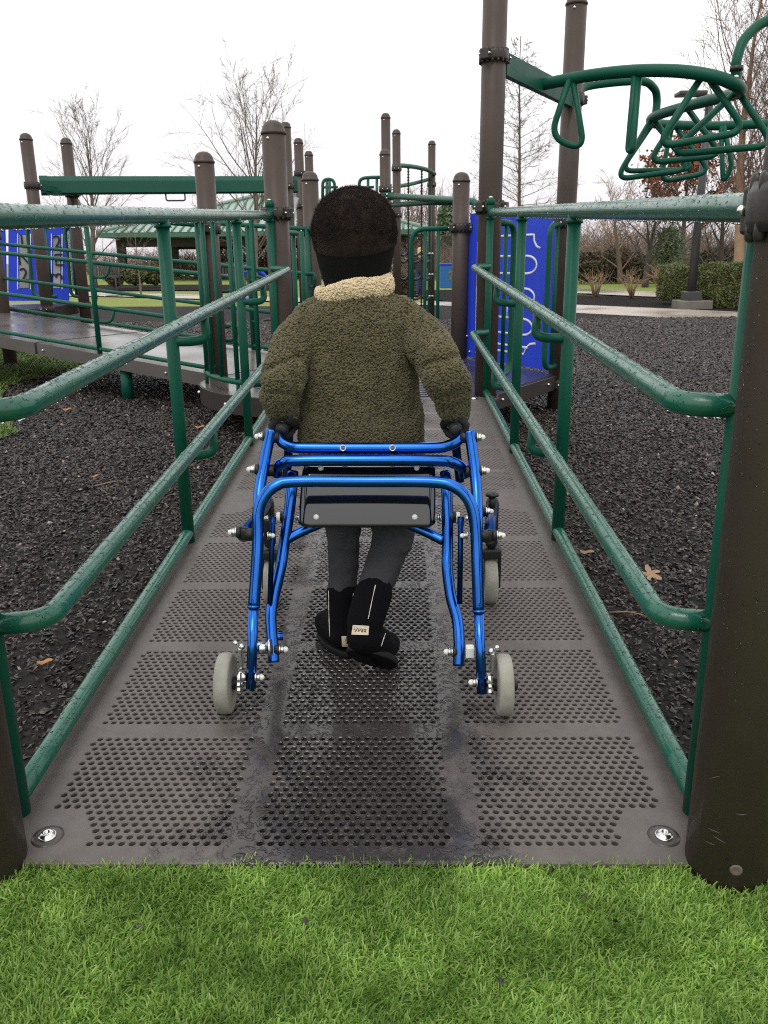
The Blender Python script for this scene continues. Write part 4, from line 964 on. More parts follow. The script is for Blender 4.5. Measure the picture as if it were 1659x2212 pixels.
# ------------------------------------------------------------------ vegetation
def bare_tree(name, base, H, label, cat='tree', trunk_r=0.12, style='oval', spread=0.35, seed=1, bark=BARK, twig=TWIG, clear=0.22, nb=22, lean=0.0, group=None, twig_r=0.006, sub=(8, 6), ang=(0.6, 0.95), leaves=None, forks=1, bk=0.7):
    R = random.Random(seed); base = V(base); tmb, cmb = MB(), MB(); tips = []
    def poly(p, d, L, r, n, wob, up):
        pts = [p.copy()]; rs = [r]
        for i in range(n):
            d = (d+V((R.gauss(0, wob), R.gauss(0, wob), R.gauss(0, wob)+up))).normalized(); p = p+d*(L/n); pts.append(p.copy()); rs.append(max(r*(1-(i+1)/n*0.88), twig_r*0.45))
        return pts, rs
    stems = []
    for f in range(forks):
        d0 = V((lean+(R.gauss(0, 0.16) if f else 0), R.gauss(0, 0.1) if f else 0, 1)).normalized()
        stems.append(poly(base+V((R.gauss(0, trunk_r*1.5) if f else 0, 0, -0.1)), d0, H*(1-0.12*f), trunk_r*(1-0.12*f), 12, 0.008 if style == 'conifer' else 0.03, 0.03))
    for pts, rs in stems:
        tmb.tube(pts, [max(x, 0.012) for x in rs], 8)
        for k in range(nb):
            t = clear+(1-clear)*((k+R.random())/nb)*0.98
            i = min(int(t*12), 11); fr = t*12-i; p = pts[i].lerp(pts[i+1], fr); r = rs[i]*(1-fr)+rs[i+1]*fr
            az = k*2.4+R.random(); hf = (t-clear)/(1-clear)
            if style == 'conifer': el = R.uniform(-0.05, 0.30)+0.35*hf; L = H*spread*(1-hf)**0.8*R.uniform(0.75, 1.1)+0.15; up = 0.02
            elif style == 'column': el = R.uniform(0.9, 1.2); L = H*spread*(0.5+1.1*math.sin(math.pi*min(1, hf*0.8+0.15)))*R.uniform(0.7, 1.1); up = 0.09
            else: el = R.uniform(*ang)+0.25*hf; L = H*spread*(0.45+1.0*math.sin(math.pi*(0.25+0.7*hf)))*R.uniform(0.7, 1.15); up = 0.05
            d = V((math.cos(az)*math.cos(el), math.sin(az)*math.cos(el), math.sin(el)))
            bp_, br = poly(p, d, L, max(min(r*0.55, trunk_r*0.32), twig_r), 6, 0.08, up)
            br = [x*bk for x in br]; cmb.tube(bp_, br, 4, caps=False)
            for j in range(sub[0]):
                tt = 0.22+0.76*(j+R.random())/sub[0]; ii = min(int(tt*6), 5); p2 = bp_[ii].lerp(bp_[ii+1], tt*6-ii)
                dd = (bp_[ii+1]-bp_[ii]).normalized(); dd = (dd+V((R.gauss(0, 0.55), R.gauss(0, 0.55), R.gauss(0.08, 0.4)))).normalized()
                L2 = L*R.uniform(0.25, 0.5)*(1.1-tt*0.5)
                sp_, sr = poly(p2, dd, L2, max(br[ii]*0.55, twig_r*0.8), 4, 0.12, up*0.6); cmb.tube(sp_, sr, 3, caps=False)
                for m in range(sub[1]):
                    t3 = 0.3+0.7*R.random(); i3 = min(int(t3*4), 3); p3 = sp_[i3].lerp(sp_[i3+1], t3*4-i3); d3 = ((sp_[i3+1]-sp_[i3]).normalized()+V((R.gauss(0, 0.6), R.gauss(0, 0.6), R.gauss(0.1, 0.45)))).normalized()
                    L3 = L2*R.uniform(0.3, 0.6); q3, r3 = poly(p3, d3, L3, twig_r*0.7, 2, 0.15, 0.03); cmb.tube(q3, r3, 3, caps=False); tips.append(q3[-1]); tips.append(q3[1])
    t = thing(name, tuple(base), label, cat, group)
    tmb.part('trunk', bark, t); cmb.part('crown', twig, t)
    if leaves:
        m, n, sz, zlo, zhi = leaves; pts = [p for p in tips if zlo <= p.z <= zhi]; R.shuffle(pts); idx = [R.randrange(len(pts)) for _ in range(n)]
        pos = np.array([(pts[i]+V((R.gauss(0, sz*2), R.gauss(0, sz*2), R.gauss(0, sz*2))))[:] for i in idx])
        leaf_mesh('foliage', pos, sz, m, t)
    return t
def leaf_mesh(name, pos, sz, m, parent=None, aspect=0.6, up=0.0):
    n = len(pos); org = np.array(wloc(parent)[:]) if parent else np.zeros(3)
    v, f = scatter([(-1, -aspect, 0), (1, -aspect*0.6, 0.15), (1.2, aspect*0.5, -0.1), (-0.8, aspect, 0.1)], [(0, 1, 2, 3)], pos-org, rand_rot(n), (sz*rng.uniform(0.6, 1.3, n))[:, None]*np.ones((1, 3)))
    return obj(name, np_mesh(name, v, f, m), parent)
GT = 'bare winter trees around the playground'
b0 = PZ(203, 614, GZ); b0 = PY(203, 612, 36)
bare_tree('bare_tree', (b0.x, 36, -0.1), PY(220, 232, 36).z*0.88, 'leafless round crowned tree behind the left track beam', seed=3, trunk_r=0.15, spread=0.38, clear=0.16, nb=28, twig_r=0.0078, sub=(8, 6), ang=(0.7, 1.15), bk=0.65, group=GT)
b1 = PY(552, 612, 33)
bare_tree('bare_tree', (b1.x, 33, -0.1), PY(553, 160, 33).z*0.90, 'leafless tree with upswept branches behind the thick left ramp end post', seed=8, trunk_r=0.12, spread=0.40, clear=0.14, nb=34, twig_r=0.0078, sub=(8, 6), ang=(0.6, 0.95), bk=0.85, group=GT)
b2 = PY(1118, 640, 27)
bare_tree('bare_tree', (b2.x, 27, -0.1), PY(1108, 60, 27).z, 'leafless conical tree with level branches between the two tallest posts', style='conifer', seed=5, trunk_r=0.075, spread=0.30, clear=0.10, nb=80, twig_r=0.0065, sub=(9, 5), bk=0.55, group=GT)
b3 = PY(1592, 640, 24)
bare_tree('bare_tree', (b3.x, 24, -0.1), PY(1630, -60, 24).z, 'tall tan barked upright tree at the upper right edge', style='column', seed=12, trunk_r=0.17, spread=0.26, clear=0.2, nb=30, twig_r=0.008, bark=BARKT, twig=TWIGR, forks=3, sub=(9, 7), bk=0.55, group=GT)
b4 = PY(1468, 600, 38)
bare_tree('rust_leaf_oak', (b4.x, 38, -0.1), PY(1480, 345, 38).z, 'oak still holding rust brown leaves behind the lamp post', seed=21, trunk_r=0.16, spread=0.42, clear=0.2, nb=16, twig_r=0.012, bark=BARKD, twig=BARKD, leaves=(RUSTL, 3400, 0.085, 2.4, 12), sub=(7, 5))
for u, v, y, top, sd_, lab in ((1395, 600, 30, 505, 31, 'dark crooked bare tree left of the pine beyond the right railing'), (1555, 600, 30, 470, 33, 'dark forked bare tree right of the lamp post behind the hedge'), (1340, 600, 34, 500, 35, 'tan bare tree above the brush right of the second tall post')):
    b = PY(u, v, y); bare_tree('bare_tree', (b.x, y, -0.1), PY(u, top, y).z+1.2, lab, seed=sd_, trunk_r=0.13, spread=0.5, clear=0.15, nb=14, twig_r=0.010, bark=BARKD if sd_ < 35 else BARK, twig=BARKD if sd_ < 35 else TWIGT, sub=(9, 6), group=GT)
b = PY(305, 640, 26); bare_tree('sapling', (b.x, 26, -0.1), PY(300, 520, 26).z+0.4, 'thin bare sapling in the path beyond the left ramp', seed=41, trunk_r=0.035, spread=0.3, clear=0.3, nb=12, twig_r=0.006, sub=(5, 3))
# far hedgerow of bare trunks and twigs along the skyline
def hedgerow(name, spans, m, z0=-0.1, n=900):
    R = random.Random(5); mb = MB()
    for (u0, u1, vt0, vt1, y, k) in spans:
        for _ in range(k):
            u = R.uniform(u0, u1); p = PY(u, 590, y+R.uniform(-4, 4)); top_ = PY(u, R.uniform(vt0, vt1), p.y).z
            q = V((p.x+R.gauss(0, 0.5), p.y, top_)); mid = V(((p.x+q.x)/2+R.gauss(0, 0.25), p.y, top_*0.5)); w_ = 0.0009*y*R.uniform(0.4, 1.0)
            mb.tube([V((p.x, p.y, z0)), mid, q], [w_, w_*0.7, w_*0.25], 3, caps=False)
            for _ in range(4):
                f = R.uniform(0.3, 0.95); s = V((p.x, p.y, z0)).lerp(q, f); e_ = s+V((R.gauss(0, 0.9), R.gauss(0, 0.5), R.uniform(0.3, 1.5))); mb.tube([s, e_], [w_*0.4, w_*0.15], 3, caps=False)
    o = obj(name, mb.mesh(name, m)); o['kind'] = 'stuff'; return o
hedgerow('far_woods', [(150, 700, 548, 575, 75, 420), (470, 640, 505, 545, 60, 170), (850, 1010, 400, 470, 70, 170), (850, 1010, 510, 545, 55, 130), (1180, 1440, 500, 560, 55, 260), (1240, 1420, 470, 520, 48, 60), (1440, 1680, 480, 545, 55, 220), (640, 850, 500, 540, 60, 90)], TWIGR)
hedgerow('near_brush', [(1225, 1445, 540, 585, 38, 240), (1440, 1660, 520, 570, 36, 170), (860, 1005, 545, 590, 45, 120), (220, 640, 570, 592, 55, 260)], TWIG)
def blob_pts(c, r, n, R):
    P = []
    while len(P) < n:
        v = V((R.gauss(0, 1), R.gauss(0, 1), R.gauss(0, 1))).normalized(); k = R.random()**0.45
        bump = 1+0.28*mnoise.noise(v*2.3+V(c))
        p = V(c)+V((v.x*r[0], v.y*r[1], v.z*r[2]))*k*bump
        if p.z > c[2]-r[2]*0.95: P.append(p[:])
    return np.array(P)
def box_pts(c, r, n, R):
    P = []
    while len(P) < n:
        v = V((R.uniform(-1, 1), R.uniform(-1, 1), R.uniform(-1, 1))); m_ = max(abs(v.x), abs(v.y), abs(v.z))
        if m_ < R.random()**0.35: continue
        k = (abs(v.x)**5+abs(v.y)**5+abs(v.z)**5)**0.2
        if k > 1+0.22*mnoise.noise(V((v.x*2.2+c[0], v.y*2.2, v.z*2.2))): continue
        P.append((c[0]+v.x*r[0], c[1]+v.y*r[1], c[2]+v.z*r[2]))
    return np.array(P)
def shrub(name, u, vb, y, wpx, vtop, m, n, sz, label, dens=1.0, group=None, stems=6, depth=0.8):
    R = random.Random(int(u*7)); b = PY(u, vb, y); zt = PY(u, vtop, y).z; hw = wpx*y*0.956/F/2; h = zt-b.z
    t = thing(name, (b.x, y, b.z-0.03), label, 'shrub', group)
    leaf_mesh('foliage', (box_pts if name == 'hedge' else blob_pts)((b.x, y, b.z+h*0.52), (hw, hw*depth, h*0.52), n, R), sz, m, t)
    mb = MB()
    for k in range(stems): mb.tube([(b.x+R.gauss(0, 0.04), y+R.gauss(0, 0.04), b.z-0.05), (b.x+R.gauss(0, hw*0.4), y+R.gauss(0, hw*0.3), b.z+h*0.6)], [0.025, 0.01], 5)
    mb.part('stem', BARKD, t); return t
HG = 'clipped hedges by the lamp post'
shrub('hedge', 1478, 650, 18.8, 108, 575, HEDGEL, 15000, 0.017, 'rounded green hedge just left of the lamp post', group=HG)
shrub('hedge', 1560, 666, 17.4, 98, 570, HEDGEL, 17000, 0.016, 'clipped green hedge right of the lamp post beside the near right post', group=HG)
shrub('hedge', 1668, 668, 17.4, 120, 570, HEDGEL, 9000, 0.02, 'clipped green hedge partly hidden behind the near right post', group=HG)
shrub('round_shrub', 292, 614, 34, 52, 572, HEDGEL, 4000, 0.06, 'round green shrub left of the pair behind the left railing')
shrub('round_shrub', 334, 614, 34.5, 54, 574, HEDGEL, 4000, 0.06, 'round green shrub right of the pair behind the left railing')
shrub('brown_shrub', 250, 618, 33, 44, 582, BRUSHL, 2600, 0.05, 'brown leafless looking shrub left of the round green shrubs')
shrub('green_shrub', 885, 640, 26, 60, 590, BRUSHL, 3500, 0.05, 'olive shrub behind the chain net right of the hat')
shrub('far_evergreen', 966, 540, 52, 46, 442, PINEL, 3000, 0.12, 'dark evergreen tree behind the pavilion roof right of the hat', depth=0.9)
BG = 'brown brush beyond the back path'
for i, (u, vb, y, w_, vt) in enumerate(((1268, 606, 34, 70, 545), (1330, 607, 35, 90, 535), (1395, 606, 34, 70, 550), (1560, 600, 33, 120, 530), (1640, 600, 32, 90, 520))):
    shrub('brush', u, vb, y, w_, vt, BRUSHL, 3200, 0.055, ['brown brush clump beside the second tall post', 'wide brown brush clump between the first two bare shrubs', 'brown brush clump left of the small pine', 'brown brush mound above the hedge right of the lamp post', 'brown brush hidden behind the near right post'][i], group=BG)
# small pine
def pine(u, vb, y, vtop, wpx, label):
    R = random.Random(2); b = PY(u, vb, y); zt = PY(u, vtop, y).z; h = zt-b.z; hw = wpx*y*0.956/F/2; t = thing('small_pine', (b.x, y, b.z-0.05), label, 'tree'); P = []
    for k in range(70):
        f = R.random(); az = R.random()*6.28; L_ = hw*(1-f)**0.75*R.uniform(0.6, 1.1)+0.06
        for j in range(60): s = R.random()**0.6; P.append((b.x+math.cos(az)*L_*s+R.gauss(0, 0.13), y+math.sin(az)*L_*s+R.gauss(0, 0.13), b.z+h*(0.10+0.82*f)+L_*s*0.5+R.gauss(0, 0.12)))
    leaf_mesh('crown', np.array(P), 0.05, PINEL, t, 0.35); MB().tube([(b.x, y, b.z-0.05), (b.x, y, zt)], [0.08, 0.01], 7).part('trunk', BARKD, t)
pine(1437, 606, 31, 488, 92, 'small grey green pine left of the lamp post')
# bare red stemmed shrubs in the mulch bed
for i, (u, vb, y, w_, vt, lab) in enumerate(((1286, 640, 22.5, 62, 588, 'leftmost of the three bare tan shrubs in the mulch bed'), (1364, 644, 21.5, 62, 590, 'middle bare tan shrub in the mulch bed'), (1425, 640, 22, 60, 572, 'bare tan shrub in the mulch bed touching the hedge'))):
    R = random.Random(60+i); b = PY(u, vb, y); zt = PY(u, vt, y).z; hw = w_*y*0.956/F/2; t = thing('bare_shrub', (b.x, y, b.z-0.03), lab, 'shrub', 'bare shrubs in the mulch bed')
    mb = MB()
    for k in range(16):
        az = R.random()*6.28; s = R.uniform(0.3, 1.0); e_ = V((b.x+math.cos(az)*hw*s, y+math.sin(az)*hw*s, b.z+(zt-b.z)*R.uniform(0.55, 1.0))); m_ = V((b.x, y, b.z)).lerp(e_, 0.5)+V((0, 0, 0.08))
        mb.tube([(b.x+R.gauss(0, 0.03), y, b.z-0.04), m_, e_], [0.014, 0.010, 0.004], 4)
        for _ in range(3): f = m_.lerp(e_, R.random()); mb.tube([f, f+V((R.gauss(0, 0.16), R.gauss(0, 0.12), R.uniform(0.08, 0.28)))], [0.006, 0.003], 3)
    mb.part('stems', TWIGT, t)

# ------------------------------------------------------------------ lamp post, pavilion, benches, bin, seesaw, far person
b = PY(1487, 663, 17.2); ltop = PY(1528, 205, 17.2)
lamp = thing('street_lamp', (b.x, 17.2, GZ), 'tall dark grey lamp post with flat head on a concrete footing', 'street lamp')
px = PY(1492, 650, 17.2).x
MB().tube([(px, 17.2, GZ+0.2), (px, 17.2, ltop.z)], [0.085, 0.07], 16).part('pole', DARKG, lamp)
mb = MB(); mb.box((px+0.03, 17.2, GZ+0.08), (0.62, 0.62, 0.17), 0, None, 0.015); mb.part('footing', CONC2, lamp)
mb = MB(); mb.box((px, 17.2, GZ+0.25), (0.32, 0.32, 0.18), 0, None, 0.02); mb.part('base_cover', DARKG, lamp)
hl = PY(1492, 206, 17.2); mb = MB(); mb.box((hl.x, 17.2, ltop.z+0.02), (0.52, 0.36, 0.07), 0, None, 0.02); mb.tube([(px, 17.2, ltop.z-0.02), (hl.x+0.1, 17.2, ltop.z)], 0.03, 8); mb.part('lamp_head', DARKG, lamp)
pv = thing('picnic_pavilion', (-4, 50, 0), 'open picnic pavilion with a sage green ribbed metal roof', 'pavilion')
yF, yB = 46.0, 60.0
eL, eR = PY(211, 506, yF), PY(925, 492, yF); ez = (eL.z+eR.z)/2; eL.z = eR.z = ez
bL, bR = V((eL.x, yB, ez)), V((eR.x, yB, ez)); rz = PY(600, 424, 53).z
rL, rR = V((eL.x+7.5, 53, rz)), V((eR.x-7.5, 53, rz))
mb = MB(); mb.poly([eL, eR, rR, rL]); mb.poly([eR, bR, rR]); mb.poly([bR, bL, rL, rR]); mb.poly([bL, eL, rL]); mb.poly([eL+V((0, 0, -0.05)), bL+V((0, 0, -0.05)), bR+V((0, 0, -0.05)), eR+V((0, 0, -0.05))])
roof = mb.part('roof', ROOF, pv)
mb = MB()
for k in range(1, 40):
    x = eL.x+(eR.x-eL.x)*k/40; s = min(1.0, (x-eL.x)/7.5, (eR.x-x)/7.5)
    a = V((x, yF, ez)); b = a.lerp(V((x, 53, rz)), s); mb.tube([a+V((0, 0, 0.04)), b+V((0, 0, 0.04))], 0.055, 4)
for k in range(1, 14):
    y = yF+(yB-yF)*k/14; s = 1-abs(y-53)/7.0; mb.tube([V((eR.x, y, ez+0.04)), V((eR.x-7.5*s, y, ez+(rz-ez)*s+0.04))], 0.055, 4)
mb.part('seam', mat('roof_seam', (0.10, 0.19, 0.145), 0.5), roof)
mb = MB(); mb.tube([eL+V((0, 0, 0.06)), rL+V((0, 0, 0.06))], 0.12, 5); mb.tube([eR+V((0, 0, 0.06)), rR+V((0, 0, 0.06))], 0.12, 5); mb.tube([rL, rR], 0.14, 5); mb.part('ridge_cap', ROOF, roof)
mb = MB(); mb.box(((eL.x+eR.x)/2, yF+0.0, ez-0.13), (eR.x-eL.x, 0.1, 0.22)); mb.box((eR.x, (yF+yB)/2, ez-0.13), (0.1, yB-yF, 0.22)); mb.box((eL.x, (yF+yB)/2, ez-0.13), (0.1, yB-yF, 0.22)); mb.part('fascia', ROOFD, pv)
for yy_ in (yF+1.0, yB-1.0): mb = MB(); mb.box(((eL.x+eR.x)/2, yy_, ez-0.50), (eR.x-eL.x-2, 0.3, 0.45)); mb.part('beam', DARKW, pv)
for u in (242, 600, 975):
    for y in (47.2, 58.8):
        x = max(min(PY(u, 550, 47.2).x, eR.x+1.0), eL.x+0.8); mb = MB(); mb.box((x, y, ez/2-0.2), (0.42, 0.42, ez-0.2), 0, None, 0.03); mb.part('column', DARKW, pv)
def bench(u, vb, y, wpx, label, rot=0.0):
    b = PY(u, vb, y); w_ = wpx*y*0.956/F; t = thing('park_bench', (b.x, y, b.z), label, 'bench', 'dark metal benches by the path')
    for nm, z0, z1, yy in (('backrest', 0.46, 0.86, 0.18), ('seat', 0.42, 0.45, -0.05)):
        mb = MB()
        if nm == 'backrest':
            for k in range(13): mb.box((b.x-w_/2+w_*(k+0.5)/13, y+yy, b.z+(z0+z1)/2), (w_/13*0.62, 0.015, z1-z0))
            for z in (z0, z1): mb.tube([(b.x-w_/2, y+yy, b.z+z), (b.x+w_/2, y+yy, b.z+z)], 0.022, 6)
        else:
            for k in range(6): mb.box((b.x, y-0.22+k*0.075, b.z+0.44), (w_, 0.05, 0.02))
        mb.part(nm, DARKG, t)
    for sx in (-0.44, 0.44):
        mb = MB(); mb.tube([(b.x+sx*w_, y+0.2, b.z+0.86), (b.x+sx*w_, y+0.15, b.z+0.43), (b.x+sx*w_, y+0.22, b.z)], 0.025, 6); mb.tube([(b.x+sx*w_, y+0.15, b.z+0.43), (b.x+sx*w_, y-0.25, b.z+0.43), (b.x+sx*w_, y-0.22, b.z)], 0.025, 6); mb.part('leg', DARKG, t)
bench(232, 628, 28, 58, 'dark mesh bench by the path at the far left, in front of the brown shrub')
bench(500, 633, 26, 78, 'dark slatted bench seen between the posts of the left railing')
c = PY(965, 618, 29); bn = thing('litter_bin', (c.x, 29, GZ), 'blue square litter bin on the lawn right of the far person', 'bin')
mb = MB(); mb.box((c.x, 29, GZ+0.42), (0.46, 0.4, 0.74), 0, None, 0.02); mb.part('body', BINB, bn)
mb = MB(); mb.box((c.x, 29, GZ+0.82), (0.5, 0.44, 0.06), 0, None, 0.02); mb.part('lid', BLUEPL, bn)
mb = MB()
for k in range(7): a = k*0.9; mb.ball((c.x+0.12+0.07*math.cos(a), 28.797, GZ+0.46+0.07*math.sin(a)*1.6), (0.045, 0.004, 0.05), 0, 8, 5)
mb.part('decal', HEDGEL, bn)
sw = thing('seesaw', tuple(PY(560, 650, 15)), 'blue and green seesaw seen between the left rail posts', 'seesaw')
MB().tube(spline([PY(522, 650, 15), PY(545, 600, 15), PY(575, 604, 15), PY(640, 640, 15.2)], 6), 0.03, 8).part('beam', GREENF, sw)
mb = MB(); mb.tube(fillet([PY(522, 581, 15), PY(530, 574, 15), PY(545, 574, 15), PY(552, 580, 15), PY(545, 588, 15), PY(525, 588, 15)], 0.03, 5), 0.022, 8, closed=True); mb.capsule([PY(549, 580, 15), PY(560, 584, 15), PY(572, 596, 15)], [0.035, 0.05, 0.03], 10); mb.part('handle', BLUEPL, sw)
mb = MB(); mb.capsule([PY(522, 649, 14.9), PY(540, 649, 14.9)], [0.04, 0.04], 8); mb.part('seat', BLUEPL, sw)
MB().tube(spline([PY(555, 700, 14.6), PY(580, 690, 14.6), PY(610, 700, 14.6), PY(640, 712, 14.6)], 5), 0.02, 8).part('foot_loop', DARKG, sw)

# far person standing on the lawn with their back to us
fp = PY(907, 641, 24.5); fx, fy, fb = fp.x, 24.5, GZ; fh = PY(907, 536, 24.5).z-GZ; k = fh/1.68
far = thing('person', (fx, fy, fb), 'distant person in a dark jacket and jeans standing behind the chain net', 'person')
mb = MB()
def fpt(x, y, z): return V((fx+x*k, fy+y*k, fb+z*k))
mb.capsule([fpt(0, 0, 1.50), fpt(0, 0.01, 1.60)], [0.075*k, 0.085*k], 12); mb.capsule([fpt(0, 0, 1.36), fpt(0, 0, 1.5)], [0.05*k, 0.05*k], 10)
mb.capsule([fpt(0, 0, 0.9), fpt(0, 0, 1.1), fpt(0, 0, 1.33)], [(0.15*k, 0.1*k), (0.14*k, 0.1*k), (0.17*k, 0.09*k)], 14, up=(1, 0, 0))
for s in (-1, 1):
    mb.capsule([fpt(s*0.08, 0, 0.88), fpt(s*0.09, 0.01, 0.48), fpt(s*0.09, 0, 0.08)], [0.085*k, 0.06*k, 0.045*k], 10); mb.capsule([fpt(s*0.09, 0.02, 0.05), fpt(s*0.1, 0.14, 0.04)], [0.045*k, 0.04*k], 8)
    mb.capsule([fpt(s*0.19, 0, 1.3), fpt(s*0.24, 0.0, 1.04), fpt(s*0.18, 0.16, 0.95)], [0.06*k, 0.045*k, 0.035*k], 10)
obj('body', remeshed('body', mb, SKINL, 0.018, 3, org=(fx, fy, fb)), far)
mb = MB(); mb.capsule([fpt(0, 0, 0.86), fpt(0, 0, 1.1), fpt(0, 0, 1.34)], [(0.18*k, 0.13*k), (0.17*k, 0.125*k), (0.19*k, 0.11*k)], 14, up=(1, 0, 0))
for s in (-1, 1): mb.capsule([fpt(s*0.19, 0, 1.31), fpt(s*0.245, 0.0, 1.04), fpt(s*0.19, 0.12, 0.96)], [0.075*k, 0.062*k, 0.05*k], 10)
obj('jacket', remeshed('jacket', mb, DARKJ, 0.018, 4, org=(fx, fy, fb)), far)
mb = MB()
for s in (-1, 1): mb.capsule([fpt(s*0.08, 0, 0.88), fpt(s*0.09, 0.01, 0.48), fpt(s*0.09, 0, 0.10)], [0.105*k, 0.08*k, 0.062*k], 10)
obj('trousers', remeshed('trousers', mb, JEANS, 0.018, 3, org=(fx, fy, fb)), far)
mb = MB(); mb.capsule([fpt(0, -0.02, 1.25), fpt(0, -0.03, 1.45), fpt(0, 0, 1.62)], [0.07*k, 0.1*k, 0.1*k], 12); obj('hair', remeshed('hair', mb, HAIRB, 0.014, 3, org=(fx, fy, fb)), far)

# ------------------------------------------------------------------ helpers that find a point on a finished surface
from mathutils.bvhtree import BVHTree
def bvh_of(objs):
    vs, fs = [], []
    for o in objs:
        off = wloc(o); b = len(vs); vs += [v.co+off for v in o.data.vertices]; fs += [tuple(b+i for i in p.vertices) for p in o.data.polygons]
    return BVHTree.FromPolygons(vs, fs)
def hit(bvh, u, v):
    r = ray(u, v).normalized(); h = bvh.ray_cast(CAM, r); return (h[0], h[1]) if h[0] is not None else None
def surf_line(bvh, pix, r, mb, off=0.0005, n=6):
    pts = []
    for (a, b) in zip(pix[:-1], pix[1:]):
        for i in range(n):
            t = i/n; h = hit(bvh, a[0]+(b[0]-a[0])*t, a[1]+(b[1]-a[1])*t)
            if h: pts.append(h[0]+h[1]*off)
    if len(pts) > 2: mb.tube(pts, [r*random.uniform(0.6, 1.25) for _ in pts], 5)

# ------------------------------------------------------------------ posterior walker
wk = thing('walker', (-0.06, 1.75, RZ(1.75)), 'blue tubular four wheeled walking frame around the child on the ramp', 'walker')
TR = 0.0125
WL = lambda u, v, y: PY(u, v, y)
wtubes = []
def wtube(name, pts, r=TR, m=BLUEAN, seg=18, n=7, sp=True):
    p = spline(pts, n) if sp else pts
    o = MB().tube(p, r, seg).part(name, m, wk); wtubes.append(o); return o
arch = wtube('rear_arch', [WL(548, 1312, 1.60), WL(554, 1230, 1.622), WL(557.5, 1165, 1.64), WL(558, 1110, 1.652), WL(570, 1074, 1.66), WL(595, 1050, 1.668), WL(635, 1040.5, 1.675), WL(785, 1040, 1.68), WL(930, 1041, 1.675), WL(978, 1050, 1.668), WL(1008, 1074, 1.66), WL(1023, 1110, 1.652), WL(1029, 1165, 1.64), WL(1031, 1230, 1.622), WL(1034, 1322, 1.60)])
ll = wtube('telescopic_leg', [WL(548, 1308, 1.601), WL(542, 1487, 1.556)], 0.0107, sp=False)
lr_ = wtube('telescopic_leg', [WL(1034, 1318, 1.601), WL(1041, 1498, 1.553)], 0.0107, sp=False)
for (u, v, y) in ((548, 1312, 1.60), (1034, 1322, 1.60)):
    d = (WL(u, v, y)-WL(u, v-60, y+0.02)).normalized(); mb = MB(); mb.lathe([(0.0135, -0.004), (0.0138, 0.0), (0.0125, 0.002), (0.011, 0.002)], WL(u, v, y), 18, 0, d); mb.part('leg_collar', BLUEAN, wk)
wtube('side_tube', [WL(586, 928, 1.80), WL(578, 965, 1.79), WL(569, 1011, 1.772), WL(561, 1060, 1.745), WL(557, 1120, 1.70), WL(556, 1165, 1.675)])
wtube('side_tube', [WL(1014, 930, 1.80), WL(1019, 965, 1.79), WL(1025, 1011, 1.772), WL(1029, 1060, 1.745), WL(1031, 1120, 1.70), WL(1031, 1165, 1.675)])
bar1 = wtube('back_bar', [WL(602, 940, 1.815), WL(610, 955, 1.80), WL(630, 965, 1.79), WL(665, 967.5, 1.785), WL(800, 968, 1.785), WL(930, 967.5, 1.785), WL(967, 963, 1.79), WL(987, 953, 1.80), WL(997, 940, 1.815)])
wtube('back_bar', [WL(598, 1025, 1.80), WL(599, 1011, 1.79), WL(611, 1000, 1.775), WL(640, 995, 1.765), WL(800, 994, 1.76), WL(945, 995, 1.765), WL(980, 1000, 1.775), WL(1000, 1012, 1.79), WL(1003, 1027, 1.80)])
inL = wtube('inner_tube', [WL(633, 1020, 1.80), WL(630, 1058, 1.775), WL(623.7, 1113, 1.755), WL(613, 1182, 1.735), WL(606.7, 1224, 1.715), WL(592, 1288, 1.69), WL(585, 1331, 1.665), WL(589, 1395, 1.635), WL(591.5, 1431, 1.62)])
inR = wtube('inner_tube', [WL(962, 1020, 1.80), WL(965, 1058, 1.775), WL(966.3, 1113, 1.755), WL(967, 1182, 1.735), WL(966, 1224, 1.715), WL(974, 1288, 1.69), WL(988, 1340, 1.665), WL(992, 1395, 1.635), WL(990.5, 1438, 1.62)])
wtube('seat_brace', [WL(614, 1168, 1.74), WL(645, 1151, 1.755), WL(690, 1131, 1.77), WL(730, 1116, 1.785), WL(785, 1112, 1.79), WL(840, 1116, 1.785), WL(880, 1131, 1.77), WL(925, 1151, 1.755), WL(958, 1168, 1.74)], 0.0118)
# forward running arms with the hand grips
for s, ug, vg in ((-1, 607, 931), (1, 985, 930)):
    a = WL(ug, vg, 1.822); e_ = a+V((s*0.004, 0.20, 0.004))
    wtube('grip_tube', [a+V((0, 0.004, 0)), a.lerp(e_, 0.5), e_, e_+V((s*0.01, 0.06, -0.03)), e_+V((s*0.02, 0.09, -0.12)), e_+V((s*0.03, 0.09, -0.20))], 0.0115, BLUEDK)
    mb = MB(); mb.tube([a, a+V((s*0.001, 0.05, 0.001)), a+V((s*0.002, 0.115, 0.002))], [0.0148, 0.0158, 0.0150], 18); mb.ball(a, (0.0135, 0.004, 0.0135), 0, 14, 8); mb.part('hand_grip', BLACKP, wk)
